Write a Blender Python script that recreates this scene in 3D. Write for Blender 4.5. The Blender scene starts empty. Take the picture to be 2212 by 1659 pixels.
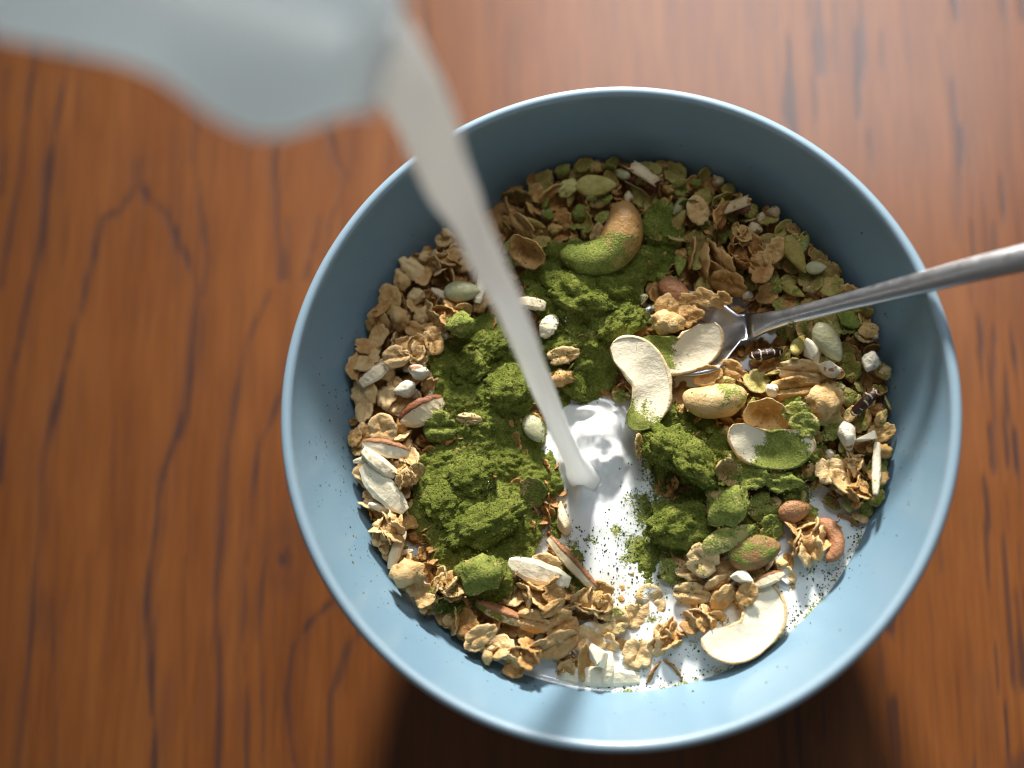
import bpy, bmesh, math, random
import numpy as np
from mathutils import Matrix, Vector, Euler

random.seed(7)
rng = np.random.default_rng(11)
scene = bpy.context.scene
COL = scene.collection

# ------------------------------------------------------------------ camera
PW, PH = 2212.0, 1659.0                 # pixel frame the measurements were taken in
LENS, SENSOR = 25.0, 17.3
FPX = LENS / SENSOR * PW
CAM = np.array([0.00680, -0.06832, 0.39849])
fwd = np.array([math.sin(-0.09142), math.sin(0.22341), -1.0]); fwd /= np.linalg.norm(fwd)
rgt = np.cross(fwd, [0, 1, 0]); rgt /= np.linalg.norm(rgt)
upv = np.cross(rgt, fwd)

def at(px, py, z):
    """point at height z that the photograph shows at (px, py)"""
    d = fwd + rgt * (px - PW / 2) / FPX - upv * (py - PH / 2) / FPX
    return CAM + d * ((z - CAM[2]) / d[2])

def px_size(p):
    """metres covered by one measured pixel at point p"""
    return float(np.dot(np.asarray(p) - CAM, fwd)) / FPX

cd = bpy.data.cameras.new("camera")
cam = bpy.data.objects.new("camera", cd); COL.objects.link(cam)
cam.matrix_world = Matrix(((rgt[0], upv[0], -fwd[0], CAM[0]),
                           (rgt[1], upv[1], -fwd[1], CAM[1]),
                           (rgt[2], upv[2], -fwd[2], CAM[2]), (0, 0, 0, 1)))
cd.sensor_width = SENSOR; cd.lens = LENS
cd.clip_start = 0.01; cd.clip_end = 20
cd.dof.use_dof = True
cd.dof.focus_distance = float(np.dot(at(1330, 1130, 0.044) - CAM, fwd))
cd.dof.aperture_fstop = 1.95
scene.camera = cam

# ------------------------------------------------------------------ light
world = bpy.data.worlds.new("World"); scene.world = world; world.use_nodes = True
bg = world.node_tree.nodes["Background"]
bg.inputs[0].default_value = (1.0, 0.93, 0.85, 1); bg.inputs[1].default_value = 0.095

def area(name, loc, target, sx, sy, power, color, shape='RECTANGLE'):
    l = bpy.data.lights.new(name, 'AREA'); l.shape = shape; l.size = sx
    if shape in ('RECTANGLE', 'ELLIPSE'): l.size_y = sy
    l.energy = power; l.color = color
    o = bpy.data.objects.new(name, l); COL.objects.link(o)
    o.location = loc
    o.rotation_euler = (Vector(target) - Vector(loc)).to_track_quat('-Z', 'Y').to_euler()
    return o

ELEV = math.radians(23.5)
KD = 1.5
key = bpy.data.lights.new("sunbeam", 'SPOT'); key.energy = 290; key.color = (1.0, 0.955, 0.88)
key.spot_size = math.radians(27); key.spot_blend = 1.0; key.shadow_soft_size = 0.10
ko = bpy.data.objects.new("sunbeam", key); COL.objects.link(ko)
ko.location = (-0.03, KD * math.cos(ELEV), KD * math.sin(ELEV) + 0.03)
ko.rotation_euler = (Vector((0.05, 0.20, 0.03)) - ko.location).to_track_quat('-Z', 'Y').to_euler()
area("window_sky", (0.14, 0.60, 0.95), (0.06, 0.10, 0.0), 0.50, 0.32, 4.2, (0.88, 0.94, 1.0))

vs = scene.view_settings
vs.view_transform = 'Standard'; vs.look = 'None'; vs.exposure = 0.0; vs.gamma = 1.0
vs.use_curve_mapping = False
scene.render.engine = 'CYCLES'
scene.cycles.use_denoising = True
scene.cycles.max_bounces = 8
scene.cycles.sample_clamp_indirect = 6
scene.cycles.filter_width = 1.2

# ------------------------------------------------------------------ noise
def _hash(ix, iy, iz, seed):
    h = (ix.astype(np.int64) * 374761393 + iy.astype(np.int64) * 668265263 + iz.astype(np.int64) * 2147483647 + seed * 974634777)
    h = (h ^ (h >> 13)) * 1274126177
    h = h ^ (h >> 16)
    return (h & 0xFFFFFF).astype(np.float64) / float(0xFFFFFF)

def vnoise(P, seed=0):
    P = np.asarray(P, float); i = np.floor(P).astype(np.int64); f = P - i
    f = f * f * f * (f * (f * 6 - 15) + 10)
    out = 0
    for dx in (0, 1):
        wx = f[..., 0] if dx else 1 - f[..., 0]
        for dy in (0, 1):
            wy = f[..., 1] if dy else 1 - f[..., 1]
            for dz in (0, 1):
                wz = f[..., 2] if dz else 1 - f[..., 2]
                out = out + wx * wy * wz * _hash(i[..., 0] + dx, i[..., 1] + dy, i[..., 2] + dz, seed)
    return out * 2 - 1

def fbm(P, seed=0, octaves=3):
    P = np.asarray(P, float); s = 0; a = 1.0; t = 0
    for k in range(octaves):
        s = s + a * vnoise(P * (2.03 ** k), seed + k); t += a; a *= 0.5
    return s / t

def worley(P, seed=0):
    """distance to the nearest jittered lattice point"""
    P = np.asarray(P, float); i = np.floor(P).astype(np.int64); best = np.full(P.shape[:-1], 9.0)
    for dx in (-1, 0, 1):
        for dy in (-1, 0, 1):
            for dz in (-1, 0, 1):
                c = i + np.array([dx, dy, dz])
                q = np.stack([c[..., k] + _hash(c[..., 0], c[..., 1], c[..., 2], seed + 31 * k) for k in range(3)], -1)
                best = np.minimum(best, np.sum((P - q) ** 2, -1))
    return np.sqrt(best)

def xyz(x, y, z=0.0):
    return np.stack([x, y, np.zeros_like(x) + z], -1)

# ------------------------------------------------------------------ objects
def mesh_np(name, V, F, smooth=True):
    m = bpy.data.meshes.new(name)
    m.from_pydata([tuple(v) for v in np.asarray(V, float)], [], [tuple(int(i) for i in f) for f in F])
    if smooth: m.polygons.foreach_set("use_smooth", [True] * len(m.polygons))
    m.update()
    return m

def link(name, mesh, mat=None, parent=None):
    o = bpy.data.objects.new(name, mesh); COL.objects.link(o)
    if mesh is not None and mat is not None and not mesh.materials: mesh.materials.append(mat)
    if parent is not None: o.parent = parent
    return o

def tag(o, label, cat=None, group=None, kind=None):
    if label: o["label"] = label
    if cat: o["category"] = cat
    if group: o["group"] = group
    if kind: o["kind"] = kind
    return o

_ico = {}
def ico(n):
    if n not in _ico:
        bm = bmesh.new(); bmesh.ops.create_icosphere(bm, subdivisions=n, radius=1.0)
        bm.verts.ensure_lookup_table()
        _ico[n] = (np.array([v.co[:] for v in bm.verts]), [[v.index for v in f.verts] for f in bm.faces]); bm.free()
    return _ico[n][0].copy(), _ico[n][1]

def lathe(profile, n=128, closed=False):
    P = np.asarray(profile, float); k = len(P); V = []; F = []
    for j in range(n):
        a = 2 * math.pi * j / n
        for r, z in P: V.append((r * math.cos(a), r * math.sin(a), z))
    for j in range(n):
        j2 = (j + 1) % n
        for i in range(k - 1 + (1 if closed else 0)):
            i2 = (i + 1) % k
            F.append((j * k + i, j2 * k + i, j2 * k + i2, j * k + i2))
    return np.array(V), F

def loft(rings, cap=True):
    n = len(rings[0]); V = np.concatenate(rings); F = []
    for i in range(len(rings) - 1):
        for j in range(n):
            j2 = (j + 1) % n
            F.append((i * n + j, i * n + j2, (i + 1) * n + j2, (i + 1) * n + j))
    if cap:
        F.append(tuple(range(n - 1, -1, -1))); b = (len(rings) - 1) * n; F.append(tuple(range(b, b + n)))
    return V, F

def grid_faces(ny, nx, mask=None):
    idx = np.arange(ny * nx).reshape(ny, nx)
    q = np.stack([idx[:-1, :-1], idx[:-1, 1:], idx[1:, 1:], idx[1:, :-1]], -1).reshape(-1, 4)
    if mask is not None:
        mk = mask.reshape(-1)[q].all(1); q = q[mk]
    return q

def compact(V, F):
    F = np.asarray(F); used = np.unique(F); m = -np.ones(len(V), int); m[used] = np.arange(len(used))
    return V[used], m[F]

# ------------------------------------------------------------------ materials
def new_mat(name):
    m = bpy.data.materials.new(name); m.use_nodes = True
    nt = m.node_tree; b = nt.nodes["Principled BSDF"]
    return m, nt, b

class NB:
    """small node-building helper"""
    def __init__(s, nt): s.nt = nt
    def n(s, t, **kw):
        nd = s.nt.nodes.new(t)
        for k, v in kw.items(): setattr(nd, k, v)
        return nd
    def l(s, a, b): s.nt.links.new(a, b)
    def val(s, sock, v):
        if hasattr(v, 'is_output') or hasattr(v, 'links'): s.l(v, sock)
        else: sock.default_value = v
    def math(s, op, a, b=None, c=None, clamp=False):
        nd = s.n('ShaderNodeMath', operation=op, use_clamp=clamp)
        for i, v in enumerate((a, b, c)):
            if v is not None: s.val(nd.inputs[i], v)
        return nd.outputs[0]
    def noise(s, vec, scale, detail=3, rough=0.55):
        nd = s.n('ShaderNodeTexNoise'); nd.inputs['Scale'].default_value = scale
        nd.inputs['Detail'].default_value = detail; nd.inputs['Roughness'].default_value = rough
        s.l(vec, nd.inputs['Vector']); return nd.outputs[0]
    def ramp(s, f, stops):
        nd = s.n('ShaderNodeValToRGB'); e = nd.color_ramp.elements
        while len(e) < len(stops): e.new(0.5)
        for k, (p, c) in enumerate(stops):
            e[k].position = p; e[k].color = (*c, 1) if len(c) == 3 else c
        s.val(nd.inputs[0], f); return nd.outputs[0]
    def mix(s, f, a, b):
        nd = s.n('ShaderNodeMix', data_type='RGBA')
        s.val(nd.inputs[0], f)
        for sock, v in ((nd.inputs[6], a), (nd.inputs[7], b)):
            if isinstance(v, tuple): sock.default_value = (*v, 1) if len(v) == 3 else v
            else: s.l(v, sock)
        return nd.outputs[2]
    def sstep(s, x, lo, hi):
        nd = s.n('ShaderNodeMapRange', interpolation_type='SMOOTHSTEP')
        s.val(nd.inputs[0], x); s.val(nd.inputs[1], lo); s.val(nd.inputs[2], hi)
        return nd.outputs[0]
    def bump(s, h, strength, dist):
        nd = s.n('ShaderNodeBump'); nd.inputs['Strength'].default_value = strength
        nd.inputs['Distance'].default_value = dist; s.l(h, nd.inputs['Height']); return nd.outputs[0]

def powder_color(nb, pos):
    n1 = nb.noise(pos, 260, 3, 0.6); n2 = nb.noise(pos, 2100, 2, 0.7)
    f = nb.math('ADD', nb.math('MULTIPLY', n1, 0.45), nb.math('MULTIPLY', n2, 0.55))
    return nb.ramp(f, [(0.30, (0.070, 0.095, 0.014)), (0.5, (0.185, 0.220, 0.038)), (0.70, (0.390, 0.405, 0.105))])

def piece_mat(name, stops, rough=0.55, bump=0.5, bscale=900, spot=None, fine=0.35):
    """nut / grain surface; object colour: R powder cover, G milk film, B tint"""
    m, nt, b = new_mat(name); nb = NB(nt)
    pos = nb.n('ShaderNodeNewGeometry').outputs['Position']
    oi = nb.n('ShaderNodeObjectInfo')
    sep = nb.n('ShaderNodeSeparateColor'); nb.l(oi.outputs['Color'], sep.inputs[0])
    cov = nb.n('ShaderNodeAttribute', attribute_name="cover").outputs['Fac']
    dust, milk, tint = nb.math('ADD', sep.outputs[0], cov, clamp=True), sep.outputs[1], sep.outputs[2]
    nA = nb.noise(pos, 240, 4, 0.6); nB = nb.noise(pos, bscale, 3, 0.6)
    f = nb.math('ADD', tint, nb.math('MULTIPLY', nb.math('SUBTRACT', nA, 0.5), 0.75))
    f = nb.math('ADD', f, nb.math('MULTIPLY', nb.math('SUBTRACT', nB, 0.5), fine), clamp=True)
    pt = nb.n('ShaderNodeNewGeometry').outputs['Pointiness']
    f = nb.math('SUBTRACT', f, nb.math('MULTIPLY', nb.math('SUBTRACT', pt, 0.5), 1.6), clamp=True)
    col = nb.ramp(f, stops)
    if spot:
        ns = nb.noise(pos, 420, 2, 0.5)
        col = nb.mix(nb.sstep(ns, 0.62, 0.68), col, spot)
    # powder
    d1 = nb.noise(pos, 330, 3, 0.55); d2 = nb.noise(pos, 2300, 2, 0.65)
    d = nb.math('ADD', nb.math('MULTIPLY', d1, 0.62), nb.math('MULTIPLY', d2, 0.38))
    nrm = nb.n('ShaderNodeNewGeometry').outputs['Normal']
    sx = nb.n('ShaderNodeSeparateXYZ'); nb.l(nrm, sx.inputs[0])
    upf = nb.math('MULTIPLY', nb.math('SUBTRACT', sx.outputs[2], 0.55), 0.12)
    lev = nb.math('ADD', nb.math('ADD', d, upf), nb.math('MULTIPLY', nb.math('SUBTRACT', dust, 0.5), 0.62))
    dm = nb.math('MULTIPLY', nb.sstep(lev, 0.53, 0.585), nb.math('GREATER_THAN', dust, 0.01))
    haze = nb.math('MULTIPLY', dust, 0.30)
    col = nb.mix(haze, col, (0.36, 0.34, 0.10))
    # milk film
    k1 = nb.noise(pos, 300, 2, 0.5)
    km = nb.math('MULTIPLY', nb.sstep(nb.math('ADD', k1, nb.math('MULTIPLY', nb.math('SUBTRACT', milk, 0.5), 0.7)), 0.5, 0.6),
                 nb.math('GREATER_THAN', milk, 0.01))
    col = nb.mix(km, col, (0.74, 0.76, 0.72))
    col = nb.mix(dm, col, powder_color(nb, pos))
    nb.l(col, b.inputs['Base Color'])
    r = nb.math('ADD', rough, nb.math('MULTIPLY', km, -0.35))
    r = nb.math('MAXIMUM', r, nb.math('MULTIPLY', dm, 0.95))
    nb.l(r, b.inputs['Roughness'])
    b.inputs['Specular IOR Level'].default_value = 0.35
    hgt = nb.math('ADD', nb.math('MULTIPLY', nB, 0.8), nb.math('MULTIPLY', nA, 0.9))
    hgt = nb.math('ADD', hgt, nb.math('MULTIPLY', nb.noise(pos, 3000, 2, .6), 0.3))
    hgt = nb.math('ADD', hgt, nb.math('MULTIPLY', dm, nb.math('ADD', 0.5, d2)))
    nb.l(nb.bump(hgt, bump, 0.0011), b.inputs['Normal'])
    return m

OAT = [(0.0, (0.68, 0.49, 0.25)), (0.35, (0.53, 0.315, 0.115)), (0.62, (0.37, 0.175, 0.046)), (1.0, (0.16, 0.055, 0.016))]
M_OAT = piece_mat("toasted_oat", OAT)
M_HUSKY = piece_mat("green_tinged_oat", [(0.0, (0.52, 0.48, 0.20)), (0.4, (0.36, 0.29, 0.070)), (0.75, (0.24, 0.145, 0.034)), (1.0, (0.11, 0.055, 0.016))])
M_NUT = piece_mat("nut_flesh", [(0.0, (0.80, 0.70, 0.50)), (0.5, (0.62, 0.44, 0.22)), (1.0, (0.42, 0.22, 0.075))], rough=0.42, bump=0.35, fine=0.12)
M_FACE = piece_mat("cut_nut_face", [(0.0, (0.84, 0.76, 0.58)), (0.6, (0.72, 0.58, 0.36)), (1.0, (0.50, 0.32, 0.14))], rough=0.45, bump=0.22, fine=0.06)
M_SKIN = piece_mat("brown_nut_skin", [(0.0, (0.36, 0.16, 0.07)), (0.5, (0.22, 0.075, 0.03)), (1.0, (0.09, 0.028, 0.015))], rough=0.5, bump=0.5)
M_SEED = piece_mat("grey_green_seed", [(0.0, (0.52, 0.52, 0.36)), (0.5, (0.34, 0.33, 0.17)), (1.0, (0.17, 0.16, 0.07))], rough=0.4, bump=0.3)
M_PUFF = piece_mat("puffed_grain_white", [(0.0, (0.74, 0.68, 0.54)), (0.5, (0.60, 0.48, 0.30)), (1.0, (0.42, 0.27, 0.13))], rough=0.6, bump=0.5, spot=(0.34, 0.16, 0.06))
M_BRAN = piece_mat("dark_bran", [(0.0, (0.10, 0.035, 0.022)), (0.5, (0.045, 0.016, 0.013)), (1.0, (0.015, 0.008, 0.008))], rough=0.35, bump=0.3)

def powder_mat():
    m, nt, b = new_mat("green_powder"); nb = NB(nt)
    pos = nb.n('ShaderNodeNewGeometry').outputs['Position']
    nb.l(powder_color(nb, pos), b.inputs['Base Color'])
    b.inputs['Roughness'].default_value = 1.0; b.inputs['Specular IOR Level'].default_value = 0.08
    h = nb.math('ADD', nb.math('MULTIPLY', nb.noise(pos, 2600, 3, 0.7), 1.4), nb.noise(pos, 1100, 3, 0.6))
    nb.l(nb.bump(h, 1.0, 0.0007), b.inputs['Normal'])
    return m
M_POWDER = powder_mat()

def wet_powder_mat():
    m, nt, b = new_mat("wet_green_powder"); nb = NB(nt)
    b.inputs['Base Color'].default_value = (0.032, 0.050, 0.010, 1)
    b.inputs['Roughness'].default_value = 0.35
    return m
M_WET = wet_powder_mat()

# ------------------------------------------------------------------ table
GRAIN = [  # measured grain lines on the table (pixel polyline, half width px, darkness)
    ([(15, 150), (7, 240), (2, 420)], 5, .7),
    ([(80, 60), (75, 150), (55, 275), (40, 400), (20, 500), (2, 620)], 5, .75),
    ([(160, 40), (145, 150), (125, 250), (107, 360), (90, 500), (70, 600), (45, 730), (23, 810), (10, 912), (0, 1040)], 8, .9),
    ([(300, 352), (296, 400), (262, 455), (225, 470), (212, 520), (200, 575), (165, 700), (135, 810), (120, 876), (99, 989), (89, 1091), (79, 1219), (71, 1347), (51, 1500), (38, 1665)], 8, .95),
    ([(300, 400), (330, 440), (358, 460), (380, 510), (405, 560), (425, 620), (420, 740), (414, 810), (404, 887), (378, 950), (358, 1004), (340, 1090), (332, 1168), (322, 1296), (320, 1400), (327, 1475), (335, 1665)], 9, .95),
    ([(585, 630), (560, 680), (532, 740), (517, 810), (504, 887), (491, 1004), (478, 1168), (471, 1270), (470, 1450), (473, 1665)], 6, .85),
    ([(640, 740), (610, 850), (593, 887), (563, 953), (545, 1066), (529, 1235), (529, 1373), (535, 1665)], 6, .8),
    ([(580, 1180), (568, 1270), (563, 1373), (570, 1665)], 5, .65),
    ([(760, 1260), (721, 1296), (665, 1347), (634, 1398), (619, 1500), (624, 1577), (634, 1665)], 6, .8),
    ([(790, 1350), (747, 1413), (716, 1500), (706, 1665)], 6, .7),
    ([(112, 1300), (118, 1424), (120, 1665)], 3, .5),
    ([(420, 100), (422, 215), (425, 275), (420, 350), (430, 450), (440, 500), (447, 560), (436, 640)], 6, .7),
    ([(605, 600), (605, 553), (595, 500), (597, 425), (593, 360), (596, 310), (620, 282), (645, 245), (670, 225), (698, 245), (715, 300), (728, 350), (745, 378), (735, 425), (712, 475), (700, 560)], 7, .8),
    ([(620, 600), (622, 530), (618, 470)], 7, .7), ([(660, 600), (680, 520), (690, 470)], 8, .6),
    ([(560, 300), (585, 290), (600, 300)], 10, .5),
    ([(905, -30), (925, 60), (945, 180), (955, 260)], 6, .45),
    ([(390, 210), (388, 330), (392, 500), (385, 620)], 3, .35),
    ([(250, 900), (245, 1100), (250, 1300)], 2.5, .25), ([(290, 620), (282, 800), (280, 980)], 2.5, .25),
    ([(190, 1200), (186, 1400), (190, 1665)], 2.5, .3), ([(400, 1200), (396, 1400), (402, 1665)], 2.5, .3),
]

def build_table():
    xs = np.concatenate([np.linspace(-0.75, -0.20, 56)[:-1], np.arange(-0.20, 0.1301, 0.0007), np.linspace(0.13, 0.70, 58)[1:]])
    ys = np.concatenate([np.linspace(-0.55, -0.10, 46)[:-1], np.arange(-0.10, 0.1601, 0.0009), np.linspace(0.16, 0.60, 45)[1:]])
    X, Y = np.meshgrid(xs, ys); n = X.size
    g = np.zeros(n); P = np.stack([X.ravel(), Y.ravel()], 1)
    wob = 0.0004 * fbm(xyz(P[:, 0] * 160, P[:, 1] * 60), 5, 3)
    wob2 = 0.00022 * fbm(xyz(P[:, 0] * 600, P[:, 1] * 90), 6, 2)
    Q = P.copy(); Q[:, 0] += wob + wob2
    brk = 0.55 + 0.75 * vnoise(xyz(P[:, 0] * 900, P[:, 1] * 60), 9)
    brk = np.clip(brk + 0.35, 0.15, 1.1)
    for line, hw, dark in GRAIN:
        pts = np.array([at(x, y, 0.0)[:2] for x, y in line])
        hwm = 1.3 * hw * px_size(at(500, 900, 0))
        lo = pts.min(0) - 0.006; hi = pts.max(0) + 0.006
        sel = np.where((Q[:, 0] > lo[0]) & (Q[:, 0] < hi[0]) & (Q[:, 1] > lo[1]) & (Q[:, 1] < hi[1]))[0]
        if not len(sel): continue
        best = np.full(len(sel), 1.0)
        for a, b_ in zip(pts[:-1], pts[1:]):
            d = b_ - a; t = np.clip(((Q[sel] - a) @ d) / (d @ d), 0, 1)
            best = np.minimum(best, np.linalg.norm(Q[sel] - a - t[:, None] * d, axis=1))
        w = hwm * (0.80 + 0.45 * vnoise(xyz(Q[sel, 0] * 90, Q[sel, 1] * 70), 21) + 0.75 * vnoise(xyz(P[sel, 0] * 1100, P[sel, 1] * 55), 22))
        w = np.maximum(w, hwm * 0.25)
        v = 0.82 * dark * np.clip(1.3 - best / np.maximum(w, 1e-5), 0, 1)
        soft = 0.35 * dark * np.exp(-(best / (w * 3.2)) ** 2)
        g[sel] = np.maximum(g[sel], v * brk[sel] + soft * 0.6)
    # knot
    k = at(616, 1206, 0)[:2]; dk = np.linalg.norm((Q - k) * np.array([1, .8]), axis=1)
    kn = np.exp(-(dk / 0.0024) ** 2) * (0.6 + 0.6 * vnoise(xyz(P[:, 0] * 700, P[:, 1] * 700), 3))
    g = np.maximum(g, kn); g = np.maximum(g, 0.22 * np.exp(-((dk - 0.006) / 0.003) ** 2))
    # straight-grained side: short dark pores in rows
    right = np.clip((P[:, 0] - 0.00) / 0.03, 0, 1)
    left_far = np.clip((-0.2 - P[:, 0]) / 0.05, 0, 1)
    rowc = vnoise(xyz(Q[:, 0] * 300, Q[:, 1] * 5), 33)
    dash = vnoise(xyz(Q[:, 0] * 800, Q[:, 1] * 70), 34)
    pores = np.clip((rowc - 0.05) * 2.2, 0, 1) * np.clip((dash - 0.05) * 2.4, 0, 1)
    g = np.maximum(g, 0.85 * pores * np.maximum(right, left_far))
    fine = vnoise(xyz(Q[:, 0] * 900, Q[:, 1] * 45), 40)
    g = g + 0.30 * np.clip(fine - 0.10, 0, 1)
    z = np.zeros(n)
    V = np.stack([P[:, 0], P[:, 1], z], 1)
    F = grid_faces(len(ys), len(xs))
    me = bpy.data.meshes.new("table_top")
    me.vertices.add(n); me.vertices.foreach_set("co", V.ravel())
    me.loops.add(F.size); me.loops.foreach_set("vertex_index", F.ravel().astype(np.int32))
    me.polygons.add(len(F)); me.polygons.foreach_set("loop_start", (np.arange(len(F)) * 4).astype(np.int32))
    me.update(calc_edges=True)
    a = me.attributes.new("grain", 'FLOAT', 'POINT'); a.data.foreach_set("value", np.clip(g, 0, 1).astype(np.float32))
    m, nt, b = new_mat("varnished_oak"); nb = NB(nt)
    pos = nb.n('ShaderNodeNewGeometry').outputs['Position']
    mp = nb.n('ShaderNodeMapping'); mp.inputs['Scale'].default_value = (1, 0.06, 1); nb.l(pos, mp.inputs[0])
    n1 = nb.noise(mp.outputs[0], 90, 4, 0.6); n2 = nb.noise(mp.outputs[0], 700, 3, 0.6)
    n3 = nb.noise(pos, 14, 2, 0.5)
    f = nb.math('ADD', nb.math('MULTIPLY', n1, 0.45), nb.math('MULTIPLY', n2, 0.35))
    f = nb.math('ADD', f, nb.math('MULTIPLY', n3, 0.2))
    wood = nb.ramp(f, [(0.28, (0.100, 0.027, 0.006)), (0.5, (0.172, 0.055, 0.012)), (0.75, (0.250, 0.090, 0.022))])
    at_ = nb.n('ShaderNodeAttribute', attribute_name="grain")
    col = nb.mix(nb.math('MULTIPLY', at_.outputs['Fac'], 0.95, clamp=True), wood, (0.048, 0.023, 0.020))
    nb.l(col, b.inputs['Base Color'])
    b.inputs['Roughness'].default_value = 0.36
    b.inputs['Specular IOR Level'].default_value = 0.35
    b.inputs['Coat Weight'].default_value = 0.5; b.inputs['Coat Roughness'].default_value = 0.22
    h = nb.math('SUBTRACT', nb.math('MULTIPLY', n2, 0.35), at_.outputs['Fac'])
    nb.l(nb.bump(h, 0.25, 0.0004), b.inputs['Normal'])
    o = link("table", me, m)
    tag(o, "varnished brown oak table with dark arched grain lines under the bowl", "table", kind="structure")
    # slab below the top sheet, so the table has thickness
    bm = bmesh.new(); bmesh.ops.create_cube(bm, size=1.0)
    bmesh.ops.scale(bm, vec=(1.45, 1.15, 0.03), verts=bm.verts)
    bmesh.ops.translate(bm, vec=(-0.025, 0.025, -0.0165), verts=bm.verts)
    s = bpy.data.meshes.new("table_slab"); bm.to_mesh(s); bm.free()
    link("slab", s, m, o)
build_table()

# ------------------------------------------------------------------ bowl
RIM_R, RIM_Z = 0.0775, 0.068
INNER = [(0.0, 0.0075), (0.018, 0.0078), (0.032, 0.0100), (0.044, 0.0160), (0.0535, 0.0250), (0.0600, 0.0345),
         (0.0646, 0.0425), (0.0687, 0.0510), (0.0720, 0.0590), (0.0741, 0.0645), (0.0748, 0.0668)]
def smooth_profile(P, n):
    P = np.array(P); d = np.r_[0, np.cumsum(np.linalg.norm(np.diff(P, axis=0), axis=1))]
    t = np.linspace(0, d[-1], n)
    q = np.stack([np.interp(t, d, P[:, 0]), np.interp(t, d, P[:, 1])], 1)
    for _ in range(6): q[1:-1] = 0.25 * q[:-2] + 0.5 * q[1:-1] + 0.25 * q[2:]
    return q
_inner = smooth_profile(INNER, 60)
def wall_r(z): return float(np.interp(z, _inner[:, 1], _inner[:, 0]))
def build_bowl():
    rim = []
    for k in range(1, 10):                         # rounded lip
        a = math.pi * (1 - k / 10.0)
        rim.append((0.07615 + 0.00135 * math.cos(a), 0.0668 + 0.00135 * math.sin(a)))
    outer = smooth_profile([(0.0775, 0.0664), (0.0768, 0.0630), (0.0745, 0.0560), (0.0700, 0.0455), (0.0630, 0.0330), (0.0540, 0.0210), (0.0440, 0.0115),
                            (0.0370, 0.0070), (0.0355, 0.0050), (0.0350, 0.0012)], 50)
    foot = [(0.0345, 0.0), (0.0320, 0.0), (0.0315, 0.0022), (0.0, 0.0030)]
    prof = [tuple(p) for p in _inner] + rim + [tuple(p) for p in outer] + foot
    V, F = lathe(prof, 192)
    m, nt, b = new_mat("blue_glaze"); nb = NB(nt)
    pos = nb.n('ShaderNodeNewGeometry').outputs['Position']
    n1 = nb.noise(pos, 40, 3, 0.5); n2 = nb.noise(pos, 2500, 2, 0.5)
    col = nb.ramp(n1, [(0.3, (0.175, 0.292, 0.385)), (0.7, (0.200, 0.320, 0.415))])
    col = nb.mix(nb.math('MULTIPLY', nb.sstep(n2, 0.70, 0.76), 0.35), col, (0.10, 0.17, 0.20))
    sz = nb.n('ShaderNodeSeparateXYZ'); nb.l(pos, sz.inputs[0])       # paler lip: thinner glaze, plus the rim's highlight painted into the colour
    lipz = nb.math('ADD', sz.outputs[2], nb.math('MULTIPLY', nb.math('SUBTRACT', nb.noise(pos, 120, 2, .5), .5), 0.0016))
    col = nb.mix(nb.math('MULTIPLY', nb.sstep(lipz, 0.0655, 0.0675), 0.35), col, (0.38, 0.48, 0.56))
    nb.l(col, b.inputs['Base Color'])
    b.inputs['Roughness'].default_value = 0.38
    b.inputs['Coat Weight'].default_value = 0.22; b.inputs['Coat Roughness'].default_value = 0.10
    nb.l(nb.bump(nb.noise(pos, 700, 2, 0.5), 0.05, 0.0004), b.inputs['Normal'])
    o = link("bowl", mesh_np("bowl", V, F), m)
    tag(o, "round blue glazed ceramic bowl full of granola on the table", "bowl")
build_bowl()

# ------------------------------------------------------------------ heap of food: target heights
MILK_Z = 0.0412
HP = [(1290,400,47.5),(1100,470,47),(1500,430,47.5),(1700,540,47),(1850,700,47),(1890,900,46),(1885,1050,44.3),(1800,1130,41.2),(1750,1300,37.5),
      (1600,1450,37),(1400,1500,37),(1200,1460,38.5),(1000,1380,42),(880,1270,44),(790,1050,45),(795,850,46.5),(900,620,47.5),(1000,560,48),(840,700,47.5),(1780,610,48),
      (1300,540,47.5),(1270,650,47.5),(1450,620,46),(1600,640,46),(1500,750,44),(1560,722,41),(1610,715,42),(1510,700,42),(1700,780,45.5),(1380,830,45),(1550,880,45),(1660,950,44.8),
      (1790,900,45.5),(1480,980,44.6),(1600,1060,43.6),(1480,1130,42.2),(1650,1180,42.6),(1540,1250,40.8),(1430,1250,38.0),(1300,1180,36.5),(1330,1060,36.5),
      (1280,940,37),(1230,860,42),(1200,760,46),(1080,850,46.5),(1020,760,46.5),(950,900,46),(1040,1050,46),(1130,1000,44.5),(1180,1080,43),
      (1050,1150,45.5),(1200,1200,42.6),(1030,1240,44.8),(950,1250,44.5),(1150,1310,43),(1280,1340,40),(1130,1410,41.6),(1400,1380,38.8),(1520,1330,39.2)]
_hx = np.array([at(a, b, c * 1e-3) for a, b, c in HP])
GN, GC, GO = 320, 0.0005, -0.08
_g = GO + (np.arange(GN) + 0.5) * GC
GX, GY = np.meshgrid(_g, _g)
def heap_target():
    d2 = (GX[..., None] - _hx[:, 0]) ** 2 + (GY[..., None] - _hx[:, 1]) ** 2
    w = np.exp(-d2 / (2 * 0.0062 ** 2)) + 1e-9 / (d2 + 1e-5)
    return (w * _hx[:, 2]).sum(-1) / w.sum(-1)
TARGET = heap_target()
def gi(x): return np.clip(((np.asarray(x) - GO) / GC).astype(int), 0, GN - 1)
def hget(H, x, y): return H[gi(y), gi(x)]
RAD = np.sqrt(GX ** 2 + GY ** 2)
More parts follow.
